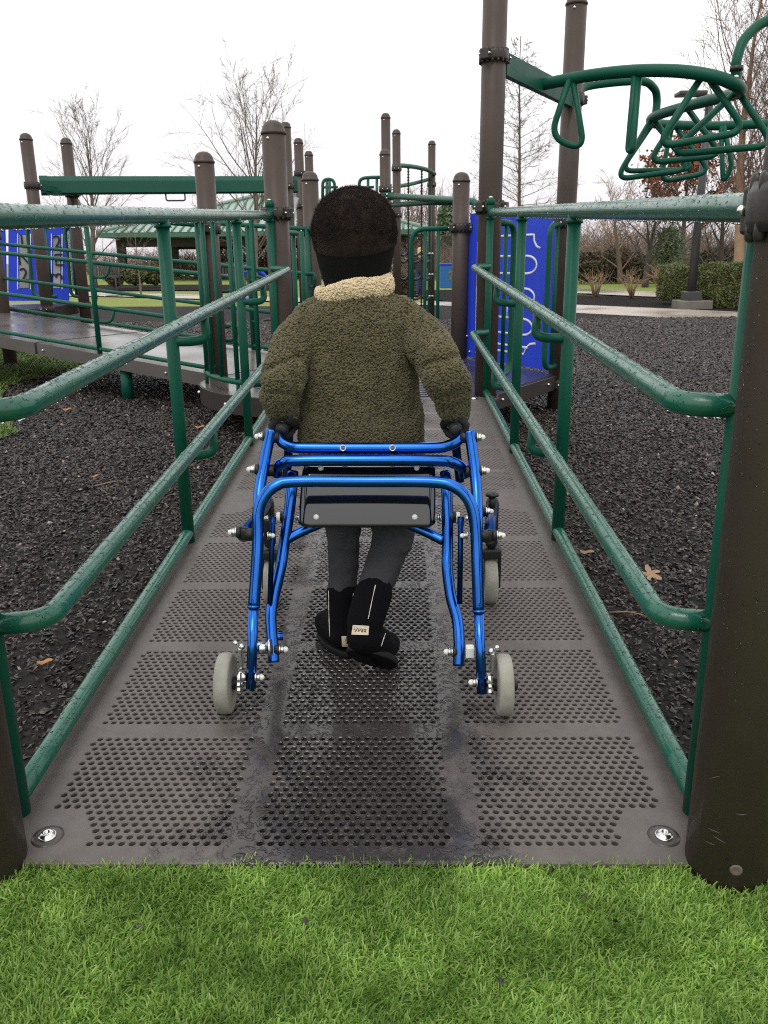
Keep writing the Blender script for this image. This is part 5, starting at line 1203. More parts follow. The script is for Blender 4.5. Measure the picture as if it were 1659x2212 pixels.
# side bars from the black end caps to the front casters
for s, cap, fw, nm in ((-1, (527, 1155, 1.672), (588, 1247, 2.10), 'L'), (1, (1057, 1160, 1.672), (1058, 1252, 2.10), 'R')):
    c = WL(*cap); fwc = WL(*fw); zc_ = RZ(2.10)+0.064; x_ = fwc.x
    e_ = WL(601 if s < 0 else 1041, 1086, 2.09); e_.x = x_+0.0
    wtube('side_bar', [c, e_], 0.0135, BLUEDK, sp=False)
    mb = MB(); mb.lathe([(0.0155, -0.003), (0.0155, 0.012), (0.014, 0.012)], c, 20, 0, (e_-c)); mb.ball(c-V((0, 0.002, 0)), (0.0145, 0.004, 0.0145), 0, 16, 8); mb.part('end_cap', BLACKP, wk)
    fk = MB(); fk.capsule([e_+V((0, 0, 0.0)), e_+V((0, 0, -0.11))], [0.017, 0.017], 14)
    fk.box(V((x_, 2.10, zc_+0.082)), (0.055, 0.05, 0.03), 0, None, 0.008)
    for q in (-1, 1): fk.box(V((x_+q*0.024, 2.10, zc_+0.035)), (0.007, 0.036, 0.105), 0, None, 0.003)
    fork = fk.part('front_fork', BLACKP, wk)
    mb = MB(); mb.lathe([(0.052, -0.0165), (0.060, -0.0165), (0.0635, -0.012), (0.0645, 0.0), (0.0635, 0.012), (0.060, 0.0165), (0.052, 0.0165)], V((x_, 2.10, zc_)), 40, 0, (1, 0, 0)); tyre = mb.part('front_wheel', RUBBERW, wk)
    mb = MB(); mb.lathe([(0.0, -0.012), (0.053, -0.011), (0.053, 0.011), (0.0, 0.012)], V((x_, 2.10, zc_)), 28, 0, (1, 0, 0)); mb.part('hub', BLACKP, tyre)
    mb = MB(); mb.lathe([(0.009, -0.02), (0.009, 0.02)], e_.lerp(c, 0.3)+V((0, 0, 0.02)), 14); mb.lathe([(0.016, 0.02), (0.016, 0.026), (0.0, 0.028)], e_.lerp(c, 0.3)+V((0, 0, 0.02)), 14); mb.part('height_knob', BLACKP, wk)
# rear wheels with silver ratchets
def acorn(mb, p, d, k=1.0, m0=0, m1=1):
    d = V(d).normalized(); q = V((0, 0, 1)).rotation_difference(d).to_matrix()
    mb.lathe([(0.0095*k, -0.002), (0.0095*k, 0.001)], p, 16, m0, d)
    mb.lathe([(0.0078*k, 0.001), (0.0078*k, 0.0075*k)], p, 6, m0, d)
    mb.lathe([(0.0058*k, 0.0075*k), (0.0056*k, 0.011*k), (0.004*k, 0.0145*k), (0.0, 0.016*k)], p, 12, m1, d)
for s, (u, v, y) in ((-1, (487, 1462, 1.578)), (1, (1088, 1473, 1.568))):
    c = WL(u, v, y); c.z = RZ(c.y)+0.0648; X = (1, 0, 0)
    mb = MB(); mb.lathe([(0.051, -0.0145), (0.059, -0.0152), (0.0630, -0.0128), (0.0645, -0.007), (0.0648, 0), (0.0645, 0.007), (0.0630, 0.0128), (0.059, 0.0152), (0.051, 0.0145)], c, 48, 0, X); tyre = mb.part('rear_wheel', RUBBERW, wk)
    mb = MB(); mb.lathe([(0.0, -0.010), (0.040, -0.009), (0.0515, -0.0132), (0.0515, 0.0132), (0.040, 0.009), (0.0, 0.010)], c, 32, 0, X)
    mb.lathe([(0.014, -0.021), (0.014, 0.021)], c, 18, 0, X)
    if s > 0: mb.lathe([(0.013, 0.014), (0.015, 0.024), (0.010, 0.029), (0.0, 0.030)], c, 18, 0, X)
    mb.part('hub', BLACKP, tyre)
    rp = c+V((-s*0.028, 0, 0)); mb = MB(); n = 12
    ol_ = []
    for k in range(n*2): a = math.pi*k/n; r = 0.024 if k % 2 else 0.0205; ol_.append(rp+V((0, r*math.cos(a), r*math.sin(a))))
    mb.prism(ol_, V((-s*0.006, 0, 0))); mb.lathe([(0.007, -0.018), (0.007, 0.018)], rp, 12, 0, X); mb.part('ratchet_gear', STEEL, tyre, True)
    lx = WL(542 if s < 0 else 1041, 1462 if s < 0 else 1473, 1.562)
    mb = MB(); acorn(mb, lx+V((-s*0.0115, -0.002, 0)), (-s, 0, 0), 1.1); mb.lathe([(0.010, 0), (0.010, 0.012)], lx+V((s*0.010, 0, 0)), 6, 0, (s, 0, 0)); mb.part('axle_nut', [STEEL, NYLON], wk)
    bk = WL(542 if s < 0 else 1041, 1408 if s < 0 else 1418, 1.578); mb = MB(); mb.box(bk+V((s*0.022, 0.002, -0.012)), (0.008, 0.022, 0.045), 0, None, 0.002); mb.ball(bk+V((s*0.018, -0.004, 0.014)), 0.007, 0, 8, 6); mb.ball(bk+V((s*0.030, -0.004, 0.022)), 0.006, 0, 8, 6); mb.part('brake_pawl', STEEL, wk)
# pivots between rear leg and inner tube
mb = MB(); p = WL(563, 1400, 1.60); mb.lathe([(0.0125, -0.018), (0.0125, 0.018)], p, 18, 0, (1, 0, 0.05)); mb.lathe([(0.019, 0.018), (0.019, 0.023)], p, 18, 0, (1, 0, 0.05)); mb.part('lock_bush', STEEL, wk)
mb = MB(); mb.box(WL(1015, 1407, 1.605), (0.017, 0.02, 0.024), 0, None, 0.002); mb.part('lock_block', NYLON, wk)
mb = MB(); p = WL(600, 1375, 1.66); mb.lathe([(0.009, -0.012), (0.009, 0.012)], p, 14, 0, (1, 0.1, 0)); mb.part('stop_stub', BLUEAN, wk)
def bolt_at(u, v, y, s, k=1.0, bush=True, name='acorn_nut'):
    p = WL(u, v, y); mb = MB(); acorn(mb, p, (s, 0, 0), k)
    if bush: mb.lathe([(0.0125, -0.011), (0.013, -0.004), (0.011, -0.001)], p, 16, 2, (s, 0, 0))
    mb.part(name, [STEEL, NYLON, BLACKP], wk)
for a in ((567, 943, 1.80, -1), (550, 1014, 1.772, -1), (1031, 945, 1.80, 1), (1041, 1017, 1.772, 1), (510, 1150, 1.675, -1), (1074, 1157, 1.675, 1), (605, 1403, 1.63, 1), (976, 1408, 1.63, -1), (1050, 1105, 1.88, 1)): bolt_at(*a, k=1.15)
for (u, v, y) in ((594, 944, 1.803), (1004, 944, 1.803), (584, 1016, 1.785), (1014, 1018, 1.785), (541, 1155, 1.672), (1045, 1158, 1.672), (615, 1117, 1.757), (976, 1117, 1.757)):
    mb = MB(); mb.lathe([(0.010, -0.010), (0.0135, -0.008), (0.0135, 0.008), (0.010, 0.010)], WL(u, v, y), 16, 0, (1, 0, 0)); mb.part('bushing', BLACKP, wk)
for (u, v, y, s) in ((604, 1118, 1.757, -1), (987, 1118, 1.757, 1)):
    mb = MB(); p = WL(u, v, y); mb.lathe([(0.0125, -0.006), (0.0125, 0.006)], p, 6, 0, (1, 0, 0)); mb.part('nylon_spacer', NYLON, wk)
for (u, v, y, s) in ((580, 1157, 1.66, 1), (1008, 1157, 1.66, -1), (641, 1118, 1.757, 1), (950, 1118, 1.757, -1)):
    mb = MB(); acorn(mb, WL(u, v, y), (s, 0, 0), 0.9); mb.part('nut', [STEEL, NYLON], wk)
for us, ue in ((589, 583), (995.5, 993)):
    a, b = WL(us, 1116, 1.735), WL(ue, 1305, 1.665)
    mb = MB(); mb.tube([a, a.lerp(b, 0.08), a.lerp(b, 0.12), b], [(0.0075, 0.004), (0.0075, 0.004), 0.006, 0.006], 12, up=(1, 0, 0)); mb.part('fold_rod', BLUEDK, wk)
    mb = MB(); acorn(mb, a+V((-0.012 if us < 700 else 0.012, 0, -0.004)), (-1 if us < 700 else 1, 0, 0), 0.7); mb.part('rod_nut', [STEEL, NYLON], wk)
# seat plate
def plate():
    mb = MB(); nx_, nz_ = 16, 14; tl, tr, bl_, br_ = WL(655, 1000, 1.792), WL(940, 1000, 1.792), WL(643, 1139, 1.722), WL(941, 1139, 1.722)
    rows = []
    for j in range(nz_+1):
        t = j/nz_; row = []
        inset = 0.0
        tb_ = (1-t)*0.138
        if tb_ < 0.014: inset = 0.014-math.sqrt(max(0, 0.014**2-(0.014-tb_)**2))
        for i in range(nx_+1):
            s = i/nx_; p = tl.lerp(tr, s).lerp(bl_.lerp(br_, s), t); ctr = tl.lerp(tr, 0.5).lerp(bl_.lerp(br_, 0.5), t)
            if inset: p = ctr+(p-ctr)*(1-inset/((br_-bl_).length/2))
            p.y -= 0.003*math.sin(math.pi*t)+0.0012*(2*s-1)**8
            row.append(p)
        rows.append(row)
    n = (tr-tl).cross(bl_-tl).normalized()
    if n.y > 0: n = -n
    for lay, off in ((0, 0.0), (1, -0.006)):
        for row in rows: mb.v += [p+n*off for p in row]
    w_ = nx_+1; N_ = w_*(nz_+1)
    for j in range(nz_):
        for i in range(nx_):
            a = j*w_+i; mb.face((a, a+w_, a+w_+1, a+1)); mb.face((N_+a, N_+a+1, N_+a+w_+1, N_+a+w_))
    bd = [i for i in range(w_)]+[j*w_+nx_ for j in range(1, nz_+1)]+[nz_*w_+i for i in range(nx_-1, -1, -1)]+[j*w_ for j in range(nz_-1, 0, -1)]
    for k in range(len(bd)): a, b = bd[k], bd[(k+1) % len(bd)]; mb.face((a, b, N_+b, N_+a), 0, False)
    return mb.part('seat_plate', GLOSSB, wk, True)
sp_ = plate(); pb = bvh_of([sp_])
for u, v in ((683, 1117), (896, 1117), (693, 1011), (900, 1011)):
    h = hit(pb, u, v)
    if h: mb = MB(); mb.lathe([(0.0062, -0.002), (0.0062, 0.001), (0.0045, 0.003), (0.0, 0.0036)], h[0], 14, 0, h[1] if h[1].y < 0 else -h[1]); mb.part('plate_bolt', NYLON, sp_)
bb = bvh_of([bar1])
for u in (741, 848):
    h = hit(bb, u, 968)
    if h:
        mb = MB(); mb.lathe([(0.0078, -0.006), (0.0078, 0.003), (0.0065, 0.004), (0.0048, 0.0038), (0.0042, -0.004), (0.0, -0.004)], h[0], 18, 0, h[1]); mb.part('socket_screw', mat('brass_%d' % u, (0.62, 0.52, 0.36), 0.25, metal=1.0), wk)
wb = bvh_of([arch, ll, lr_])
for ch, u, v, par in (('3', 546, 1300, arch), ('3', 541.5, 1473, ll), ('4', 1034.5, 1308, arch), ('4', 1042, 1486, lr_)):
    h = hit(wb, u, v)
    if h:
        me = text_mesh(ch, 0.0135, 0.0008); me.materials.append(BLACKT); o = obj('size_number', me, par, h[0]+h[1]*0.0006-wloc(par))
        tq = h[1].to_track_quat('Z', 'Y'); up_ = V((0, 0, 1)); zc = h[1]; xc = up_.cross(zc).normalized(); yc = zc.cross(xc)
        o.rotation_euler = Matrix((xc, yc, zc)).transposed().to_euler()

# ------------------------------------------------------------------ the child
ch = thing('person', (-0.09, 1.86, RZ(1.86)), 'young child in an olive fleece coat, fuzzy hat and black boots, holding the blue walker', 'person')
ORG = tuple(ch.location)
SHL, ELL, WRL = V((-0.200, 1.935, 0.792)), PY(610, 825, 1.845), PY(609, 893, 1.88)
SHR, ELR, WRR = V((0.030, 1.935, 0.800)), PY(958, 800, 1.83), PY(983, 893, 1.875)
GRL, GRR = WL(607, 931, 1.822)+V((0, 0.055, 0)), WL(985, 930, 1.822)+V((0, 0.055, 0))
def hand_parts(mb, g, s, wr, fr, pr_):
    # the palm lies on top of the grip, fingers curl over its outer side, the thumb over its inner side
    R_ = 0.0155; top = g+V((0, 0, R_+pr_*0.75))
    mb.capsule([top+V((-s*0.004, -0.026, 0.004)), top+V((s*0.006, 0.0, 0.006)), top+V((s*0.008, 0.026, 0.002))], [(pr_*1.5, pr_*1.0), (pr_*1.75, pr_*1.05), (pr_*1.6, pr_*0.9)], 14, up=(1, 0, 0))
    mb.capsule([wr, (wr+top)/2+V((0, -0.006, 0.004)), top+V((0, -0.014, 0.004))], [0.021, 0.022, pr_*1.6], 14)
    for k, (dy, ln, b0) in enumerate(((0.030, 0.92, 0.0), (0.0105, 1.0, -0.05), (-0.0085, 0.95, -0.02), (-0.026, 0.78, 0.06))):
        pts = []
        a0, a1 = math.radians(62), math.radians(62-205*ln)
        for i in range(8):
            a = a0+(a1-a0)*i/7; r = R_+fr*0.85+(0.0025 if i in (2, 5) else 0)
            pts.append(g+V((s*r*math.cos(a), dy+b0*0.02*i/7, r*math.sin(a))))
        mb.capsule(pts, [fr*1.12, fr*1.08, fr*1.1, fr, fr*0.98, fr*1.0, fr*0.92, fr*0.82], 10)
    th = []
    for i, a in enumerate((120, 150, 178, 205)):
        a = math.radians(a); r = R_+fr*0.9; th.append(g+V((s*r*math.cos(a), -0.022+0.017*i, r*math.sin(a))))
    mb.capsule(th, [fr*1.35, fr*1.25, fr*1.1, fr*0.9], 10)
HIPL, KNL, ANL = V((-0.133, 1.935, 0.47)), PY(742, 1150, 1.905), PY(740, 1262, 1.862)
HIPR, KNR, ANR = V((-0.030, 1.93, 0.47)), PY(850, 1160, 1.885), PY(815, 1258, 1.80)
HD = V((-0.086, 1.965, 0.985))
mb = MB()
mb.ball(HD+V((0, -0.008, 0.015)), (0.073, 0.082, 0.088), 0, 24, 16); mb.ball(HD+V((0, 0.022, -0.035)), (0.056, 0.056, 0.055), 0, 20, 12)     # skull, jaw
mb.capsule([V((-0.087, 1.945, 0.83)), HD+V((0, -0.012, -0.05))], [0.042, 0.042], 16)                                                   # neck
mb.capsule([HD+V((0, 0.078, 0.005)), HD+V((0, 0.088, -0.022))], [0.007, 0.011], 10); mb.ball(HD+V((0.010, 0.080, -0.024)), 0.007); mb.ball(HD+V((-0.010, 0.080, -0.024)), 0.007)
for s in (-1, 1):
    mb.capsule([HD+V((s*0.015, 0.068, 0.022)), HD+V((s*0.045, 0.055, 0.022))], [0.008, 0.008], 8)       # brow
    mb.ball(HD+V((s*0.040, 0.050, -0.025)), (0.020, 0.018, 0.02))                                       # cheek
    mb.ball(HD+V((s*0.074, -0.008, -0.018)), (0.010, 0.018, 0.027))                                      # ear
mb.capsule([HD+V((-0.018, 0.071, -0.050)), HD+V((0, 0.077, -0.051)), HD+V((0.018, 0.071, -0.050))], [0.005, 0.0075, 0.005], 8)
mb.capsule([HD+V((-0.016, 0.070, -0.060)), HD+V((0, 0.075, -0.061)), HD+V((0.016, 0.070, -0.060))], [0.005, 0.0075, 0.005], 8)
mb.capsule([V((-0.083, 1.94, 0.45)), V((-0.084, 1.94, 0.56)), V((-0.086, 1.94, 0.68)), V((-0.087, 1.94, 0.77)), V((-0.087, 1.943, 0.815))], [(0.105, 0.075), (0.102, 0.078), (0.098, 0.074), (0.108, 0.07), (0.07, 0.055)], 20, up=(1, 0, 0))
for s, S_, E_, W_, g in ((-1, SHL, ELL, WRL, GRL), (1, SHR, ELR, WRR, GRR)):
    mb.capsule([S_, S_.lerp(E_, 0.5), E_, E_.lerp(W_, 0.6), W_], [0.036, 0.032, 0.028, 0.026, 0.02], 14); hand_parts(mb, g, s, W_, 0.0062, 0.010)
for H_, K_, A_ in ((HIPL, KNL, ANL), (HIPR, KNR, ANR)): mb.capsule([H_, H_.lerp(K_, 0.5), K_, K_.lerp(A_, 0.5), A_], [0.05, 0.043, 0.034, 0.033, 0.026], 14)
mb.capsule([ANL, V((-0.130, 1.842, 0.085))], [0.026, 0.026], 12); mb.capsule([V((-0.128, 1.838, 0.075)), V((-0.175, 1.915, 0.068))], [0.024, 0.020], 12)
mb.capsule([ANR, PY(782, 1352, 1.735)], [0.026, 0.025], 12); mb.capsule([PY(782, 1365, 1.73), PY(830, 1412, 1.775)], [0.024, 0.018], 12)
obj('body', remeshed('body', mb, SKIN, 0.0042, 4, org=ORG), ch)
for s in (-1, 1):
    mb = MB(); c = HD+V((s*0.029, 0.067, 0.004)); mb.ball(c, (0.0115, 0.008, 0.0085), 0, 14, 10); mb.ball(c+V((0, 0.0055, 0)), (0.0055, 0.0035, 0.0055), 1, 12, 8); mb.part('eye', [WHITEPL, BLACKT], ch)
for s, W_, g in ((-1, WRL, GRL), (1, WRR, GRR)):
    mb = MB(); hand_parts(mb, g, s, W_+V((0, 0, 0.012)), 0.0088, 0.0125); obj('glove', remeshed('glove', mb, GLOVE, 0.0026, 2, org=ORG), ch)

# coat
mb = MB()
mb.tube([V((-0.080, 1.945, 0.486)), V((-0.080, 1.945, 0.495)), V((-0.080, 1.945, 0.54)), V((-0.080, 1.945, 0.60)), V((-0.083, 1.942, 0.66)), V((-0.086, 1.938, 0.72)), V((-0.088, 1.935, 0.77)), V((-0.087, 1.935, 0.81)), V((-0.087, 1.938, 0.836)), V((-0.088, 1.94, 0.860)), V((-0.088, 1.945, 0.883))],
        [(0.143, 0.102), (0.149, 0.108), (0.149, 0.108), (0.144, 0.106), (0.136, 0.103), (0.131, 0.100), (0.130, 0.096), (0.130, 0.089), (0.118, 0.081), (0.092, 0.069), (0.066, 0.058)], 40, up=(1, 0, 0))
mb.capsule([V((-0.19, 1.936, 0.806)), V((-0.088, 1.94, 0.838)), V((0.018, 1.936, 0.810))], [(0.052, 0.045), (0.055, 0.055), (0.052, 0.045)], 20)
pieces = [remeshed('coat', mb, SHERPAB, 0.0065, 5, [('CLOUDS', 0.13, 0.020, None), ('CLOUDS', 0.04, 0.006, None)], org=ORG)]
for S_, E_, W_, s in ((SHL, ELL, WRL, -1), (SHR, ELR, WRR, 1)):
    mb = MB(); R = random.Random(17+s)
    path = spline([S_+V((-s*0.035, 0, 0.008)), S_+V((s*0.004, 0, 0)), S_.lerp(E_, 0.5)+V((s*0.010, -0.004, 0)), E_, E_.lerp(W_, 0.5)+V((s*0.004, -0.004, 0)), W_+V((0, 0, 0.004))], 7); n_ = len(path); rr = []
    for q in range(n_):
        f = q/(n_-1); base = 0.050+0.006*math.sin(math.pi*min(1, f*1.2))-0.010*max(0, f-0.75)/0.25
        rr.append(base*0.86*(1+(0.04*math.sin(f*27+s)+0.03*R.uniform(-1, 1))*min(1, f*3)))
    mb.capsule(path, rr, 24)
    pieces.append(remeshed('coat', mb, SHERPAB, 0.006, 3, [('CLOUDS', 0.06, 0.013, None)], org=ORG))
bm = bmesh.new()
for p_ in pieces: bm.from_mesh(p_)
jm = bpy.data.meshes.new('coat'); bm.to_mesh(jm); bm.free(); jm.materials.append(SHERPAB); jm.polygons.foreach_set('use_smooth', [True]*len(jm.polygons)); jm.update()
folds = [([(914, 664), (909, 700), (902, 760), (895, 830), (892, 905)], 0.016, 0.0075), ([(646, 684), (643, 730), (640, 800), (637, 880)], 0.010, 0.0055),
         ([(644, 774), (612, 782), (574, 800)], 0.013, 0.0075), ([(905, 796), (940, 776), (990, 768)], 0.010, 0.008), ([(925, 662), (950, 690)], -0.010, 0.014),
         ([(600, 842), (640, 850)], 0.007, 0.008), ([(940, 852), (1005, 840)], 0.008, 0.008), ([(680, 700), (720, 770), (745, 860)], 0.005, 0.014), ([(850, 720), (822, 800), (815, 900)], 0.006, 0.014)]
segs = []
for pix, dep, sg_ in folds:
    q = [PY(u, v, 1.835) for u, v in pix]; segs.append(([(p.x, p.z) for p in q], dep, sg_))
n_ = len(jm.vertices); vc = np.empty(n_*3); jm.vertices.foreach_get('co', vc); vc = vc.reshape(-1, 3); off_ = np.array(ORG)
wx, wy, wz = vc[:, 0]+off_[0], vc[:, 1]+off_[1], vc[:, 2]+off_[2]; push = np.zeros(n_)
for pts, dep, sg_ in segs:
    dm_ = np.full(n_, 9.0)
    for (ax, az), (bx, bz) in zip(pts[:-1], pts[1:]):
        dx, dz = bx-ax, bz-az; t_ = np.clip(((wx-ax)*dx+(wz-az)*dz)/(dx*dx+dz*dz), 0, 1); dm_ = np.minimum(dm_, np.hypot(wx-ax-t_*dx, wz-az-t_*dz))
    push += dep*np.exp(-(dm_/sg_)**2)
vc[:, 1] += push*np.clip((1.95-wy)/0.06, 0, 1); jm.vertices.foreach_set('co', vc.ravel()); jm.update()
coat = obj('coat', jm, ch)
P_, N_ = sample_surface(jm, 66000)
cl_ = np.array([mnoise.noise(V(p*70)) for p in P_])
sc = rng.uniform(0.0016, 0.0026, len(P_)); S3 = np.stack([sc*rng.uniform(1.0, 1.7, len(P_)), sc, sc*rng.uniform(0.7, 1.2, len(P_))], 1)
v, f = scatter(ICO1[0], ICO1[1], P_+N_*(0.0013+0.0005*cl_)[:, None], frames_from_normals(N_+rng.normal(0, 0.35, N_.shape)), S3)
o = obj('sherpa_pile', np_mesh('sherpa_pile', v, f, SHERPA, smooth=True), coat); o['kind'] = 'stuff'
# collar
mb = MB(); ring, rr = [], []
for k in range(40):
    a = 2*math.pi*k/40; x, y = math.cos(a), math.sin(a); ring.append(V((-0.090+0.077*x, 1.940+0.070*y, 0.879+0.014*x-0.010*max(0, y)+0.004*math.sin(3*a))))
mb.tube(ring, (0.0235, 0.0115), 14, closed=True, up=(0, 0, 1))
cm = remeshed('collar', mb, SHERPC, 0.005, 3, [('CLOUDS', 0.03, 0.006, None)], org=ORG); col_ = obj('collar', cm, ch)
P_, N_ = sample_surface(cm, 5200); sc = rng.uniform(0.0018, 0.0029, len(P_)); S3 = np.stack([sc*1.3, sc, sc], 1)
v, f = scatter(ICO1[0], ICO1[1], P_+N_*0.001, frames_from_normals(N_), S3); o = obj('sherpa_pile', np_mesh('sherpa_pile', v, f, SHERPC, smooth=True), col_); o['kind'] = 'stuff'

# hat: black band below, brown black fuzzy crown above a tilted seam
def hat_r(z):
    tab = [(0.885, 0.070), (0.90, 0.0745), (0.925, 0.082), (0.95, 0.0875), (0.975, 0.0925), (1.0, 0.0945), (1.025, 0.0925), (1.05, 0.084), (1.07, 0.069), (1.085, 0.050), (1.094, 0.028), (1.098, 0.004)]
    for (a, ra), (b, rb) in zip(tab[:-1], tab[1:]):
        if a <= z <= b: return ra+(rb-ra)*(z-a)/(b-a)
    return tab[-1][1] if z > 1 else tab[0][1]
hc = V((-0.0885, 1.955, 0))
def hat_mesh(zs, extra, tilt):
    mb = MB(); n = 48; b = 0
    for z in zs:
        for k in range(n):
            a = 2*math.pi*k/n; y = math.sin(a); x = math.cos(a)
            zz = z+tilt(z, x, y); r = hat_r(min(max(zz, 0.885), 1.098))+extra
            mb.v.append(V((hc.x+r*x*0.985, hc.y+r*y*1.04, zz)))
    for i in range(len(zs)-1):
        for k in range(n): k2 = (k+1) % n; mb.face((i*n+k, i*n+k2, (i+1)*n+k2, (i+1)*n+k))
    return mb
seam = lambda x, y: 0.024*y+0.004*x+0.006
band = hat_mesh([0.888, 0.889, 0.90, 0.915, 0.93, 0.945, 0.96, 0.975], 0.0, lambda z, x, y: (z-0.888)/(0.975-0.888)*seam(x, y)+0.003*x)
hb = band.part('hat_band', HATB, ch)
zs = [0.966, 0.970, 0.976, 0.985, 1.0, 1.02, 1.04, 1.055, 1.07, 1.08, 1.088, 1.094, 1.0975]
crown = hat_mesh(zs, 0.0008, lambda z, x, y: seam(x, y)*max(0, (1.06-z)/(1.06-0.966)) if z < 1.06 else 0)
for i in range(48):                                  # tuck the lower edge under
    p = crown.v[i]; crown.v[i] = V((hc.x+(p.x-hc.x)*0.97, hc.y+(p.y-hc.y)*0.97, p.z))
hcme = crown.mesh('hat_crown', HATF, ORG, True); hcr = obj('hat_crown', hcme, ch)
P_, N_ = sample_surface(hcme, 34000); n_ = len(P_)
clump = np.array([mnoise.noise(V(p*60)) for p in P_]); dirn = N_*1.0+rng.normal(0, 0.55, (n_, 3))+np.stack([clump*0.6, np.roll(clump, 7)*0.6, -0.25+0*clump], 1); dirn /= np.linalg.norm(dirn, axis=1)[:, None]
ln = rng.uniform(0.003, 0.0085, n_)*(1+0.7*clump)*np.clip(((P_[:, 2]+ORG[2])-0.955)/0.05, 0.35, 1.0); S3 = np.stack([np.full(n_, 0.00042), np.full(n_, 0.00042), ln], 1)
v, f = scatter([(1, -0.6, 0), (-1, -0.6, 0), (0, 1, 0), (0.8, 0.3, 1)], [(0, 1, 3), (1, 2, 3), (2, 0, 3)], P_, frames_from_normals(dirn), S3)
o = obj('wool_fuzz', np_mesh('wool_fuzz', v, f, HATF), hcr); o['kind'] = 'stuff'

# trousers
mb = MB()
mb.capsule([V((-0.083, 1.94, 0.47)), V((-0.083, 1.94, 0.56))], [(0.118, 0.088), (0.118, 0.09)], 20, up=(1, 0, 0))
for H_, K_, A_, k in ((HIPL, KNL, ANL, 0.92), (HIPR, KNR, ANR, 1.06)):
    mb.capsule([H_, H_.lerp(K_, 0.5), K_+V((0, 0, 0.03)), K_, K_.lerp(A_, 0.4), A_.lerp(K_, 0.12), A_+(A_-K_).normalized()*0.03], [0.064*k, 0.055*k, 0.048*k, 0.047*k, 0.042*k, 0.0385*k, 0.034*k], 18)
    for q in (0.05, 0.22): mb.ball(K_.lerp(A_, q)+V((0.002, -0.004, 0)), (0.046*k, 0.044*k, 0.012), 0, 14, 8)
tmesh = remeshed('trousers', mb, TROUS, 0.0048, 3, [('CLOUDS', 0.04, 0.012, None)], org=ORG); tr_o = obj('trousers', tmesh, ch)

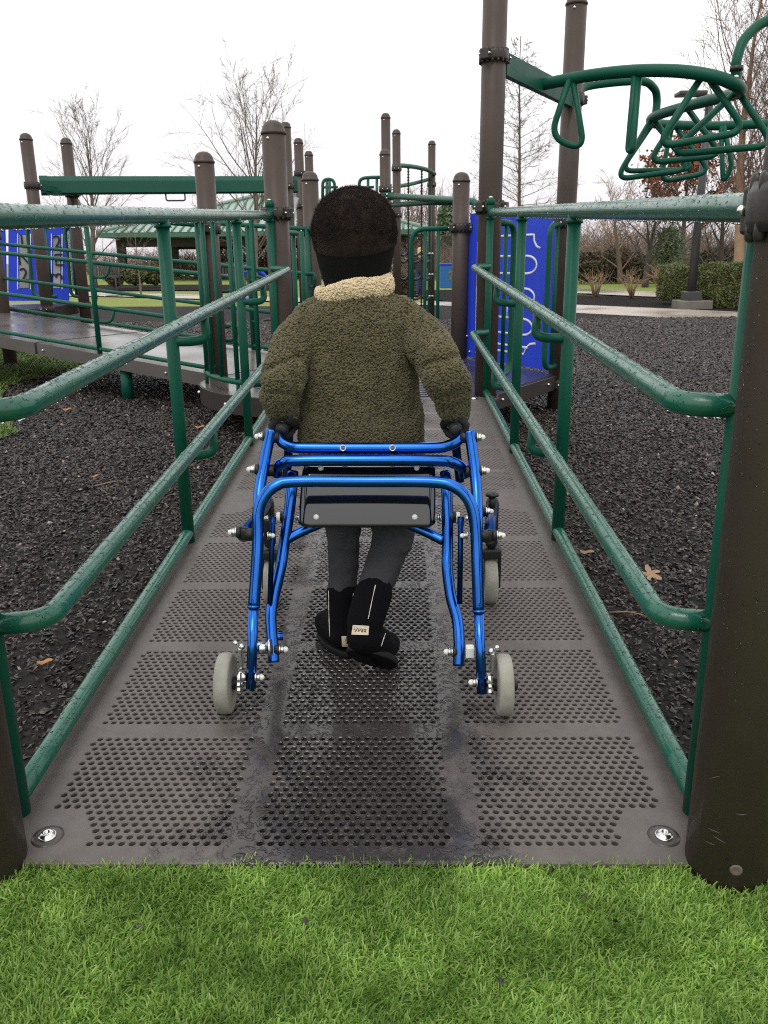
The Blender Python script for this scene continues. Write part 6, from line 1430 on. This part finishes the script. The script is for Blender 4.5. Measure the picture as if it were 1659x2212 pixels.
# boots
def boot(shaft, foot, sole_c, label_pix, lines, txt):
    mb = MB(); mb.capsule([p for p, r in shaft], [r for p, r in shaft], 22)
    mb.capsule([p for p, r in foot], [r for p, r in foot], 18)
    m_ = remeshed('boot', mb, SUEDE, 0.0040, 5, [('CLOUDS', 0.05, 0.003, None)], org=ORG); b_ = obj('boot', m_, ch)
    heel, toe, nrm, w0 = sole_c; d = (toe-heel); L_ = d.length; d.normalize(); nrm = (nrm-d*nrm.dot(d)).normalized(); sd = d.cross(nrm); mb = MB(); outl = []
    for k in range(28):
        a = 2*math.pi*k/28; t = 0.5-0.5*math.cos(a); wd = w0*(0.80+0.28*math.sin(min(1, t)*math.pi*0.55+0.2)); outl.append(heel+d*(L_*t)+sd*(wd*math.sin(a)**1 if True else 0))
    th = 0.016
    for i, (o1, kk) in enumerate(((0.0, 0.97), (0.003, 1.0), (th-0.003, 1.0), (th, 0.97))):
        c = heel.lerp(toe, 0.5); mb.v += [c+(p-c)*kk+nrm*o1 for p in outl]
    n = 28
    for i in range(3):
        for k in range(n): k2 = (k+1) % n; mb.face((i*n+k, i*n+k2, (i+1)*n+k2, (i+1)*n+k))
    mb.face(list(range(n))[::-1], 0, False); mb.face([3*n+k for k in range(n)], 0, False); so_ = mb.part('sole', SOLE, b_, True)
    bv = bvh_of([b_, so_])
    mb = MB()
    for ln_ in lines: surf_line(bv, ln_, 0.0012, mb, 0.0004)
    if mb.v: mb.part('stitching', PIPING, b_)
    # heel label draped on the boot
    (a, b, c, e_) = label_pix; mb = MB(); nn = 6; ok = True; grid = []
    for j in range(nn+1):
        for i in range(nn+1):
            s, t = i/nn, j/nn; u = (a[0]*(1-s)+b[0]*s)*(1-t)+(e_[0]*(1-s)+c[0]*s)*t; v_ = (a[1]*(1-s)+b[1]*s)*(1-t)+(e_[1]*(1-s)+c[1]*s)*t
            h = hit(bv, u, v_)
            if h is None: ok = False; break
            grid.append(h[0]+h[1]*0.0016)
    if ok and len(grid) == (nn+1)**2:
        mb.v = grid
        for j in range(nn):
            for i in range(nn): q = j*(nn+1)+i; mb.face((q, q+1, q+nn+2, q+nn+1))
        lab = mb.part('heel_label', CREAM, b_)
        lb = bvh_of([lab]); mb = MB()
        for seg in txt:
            pts = []
            for s, t in seg:
                u = (a[0]*(1-s)+b[0]*s)*(1-t)+(e_[0]*(1-s)+c[0]*s)*t; v_ = (a[1]*(1-s)+b[1]*s)*(1-t)+(e_[1]*(1-s)+c[1]*s)*t; h = hit(lb, u, v_)
                if h: pts.append(h[0]+(h[1] if h[1].y < 0 else -h[1])*0.0006)
            if len(pts) > 1: mb.tube(pts, 0.0008, 5)
        if mb.v: mb.part('lettering', BLACKT, lab)
    return b_
g_ = RZ(1.85)
boot([(V((ANL.x, ANL.y, 0.182)), 0.0395), (V((ANL.x, ANL.y-0.004, 0.165)), 0.040), (V((-0.128, 1.848, 0.13)), 0.0385), (V((-0.128, 1.836, 0.085)), 0.0395)],
     [(V((-0.127, 1.826, g_+0.045)), (0.036, 0.036)), (V((-0.150, 1.868, g_+0.046)), (0.036, 0.037)), (V((-0.180, 1.920, g_+0.036)), (0.032, 0.029))],
     (V((-0.113, 1.792, RZ(1.79)+0.001)), V((-0.192, 1.938, RZ(1.938)+0.001)), V((0, 0, 1)), 0.032),
     ((738, 1374), (762, 1374), (761, 1396), (739, 1396)), [[(710, 1276), (711, 1330), (713, 1385)], [(763, 1282), (762, 1310), (761, 1340)]],
     [[(0.3, 0.25), (0.42, 0.75), (0.55, 0.3)], [(0.6, 0.75), (0.8, 0.72)]])
aR = PY(788, 1345, 1.735); hR = PY(785, 1378, 1.718); bR = V((-0.036, 1.752, 0.076))
boot([(ANR.lerp(aR, 0.22), 0.044), (ANR.lerp(aR, 0.38), 0.0445), (ANR.lerp(aR, 0.65), 0.043), (aR, 0.043)],
     [(hR, 0.040), (hR.lerp(bR, 0.5)+V((0.002, 0.004, 0.006)), 0.041), (bR, 0.037), (V((-0.022, 1.790, 0.072)), 0.032)],
     (hR+V((-0.036, -0.022, -0.022)), V((-0.002, 1.742, RZ(1.742)+0.004)), V((0.25, 0.78, 0.55)), 0.035),
     ((763, 1350), (797, 1352), (795, 1372), (760, 1371)), [[(811, 1264), (803, 1300), (794, 1344)], [(860, 1292), (846, 1335), (830, 1375), (822, 1400)]],
     [[(0.12, 0.35), (0.20, 0.7), (0.30, 0.3)], [(0.36, 0.7), (0.40, 0.35), (0.46, 0.6), (0.53, 0.33), (0.57, 0.7)], [(0.64, 0.35), (0.64, 0.7)], [(0.72, 0.35), (0.84, 0.7)], [(0.84, 0.35), (0.72, 0.7)]])
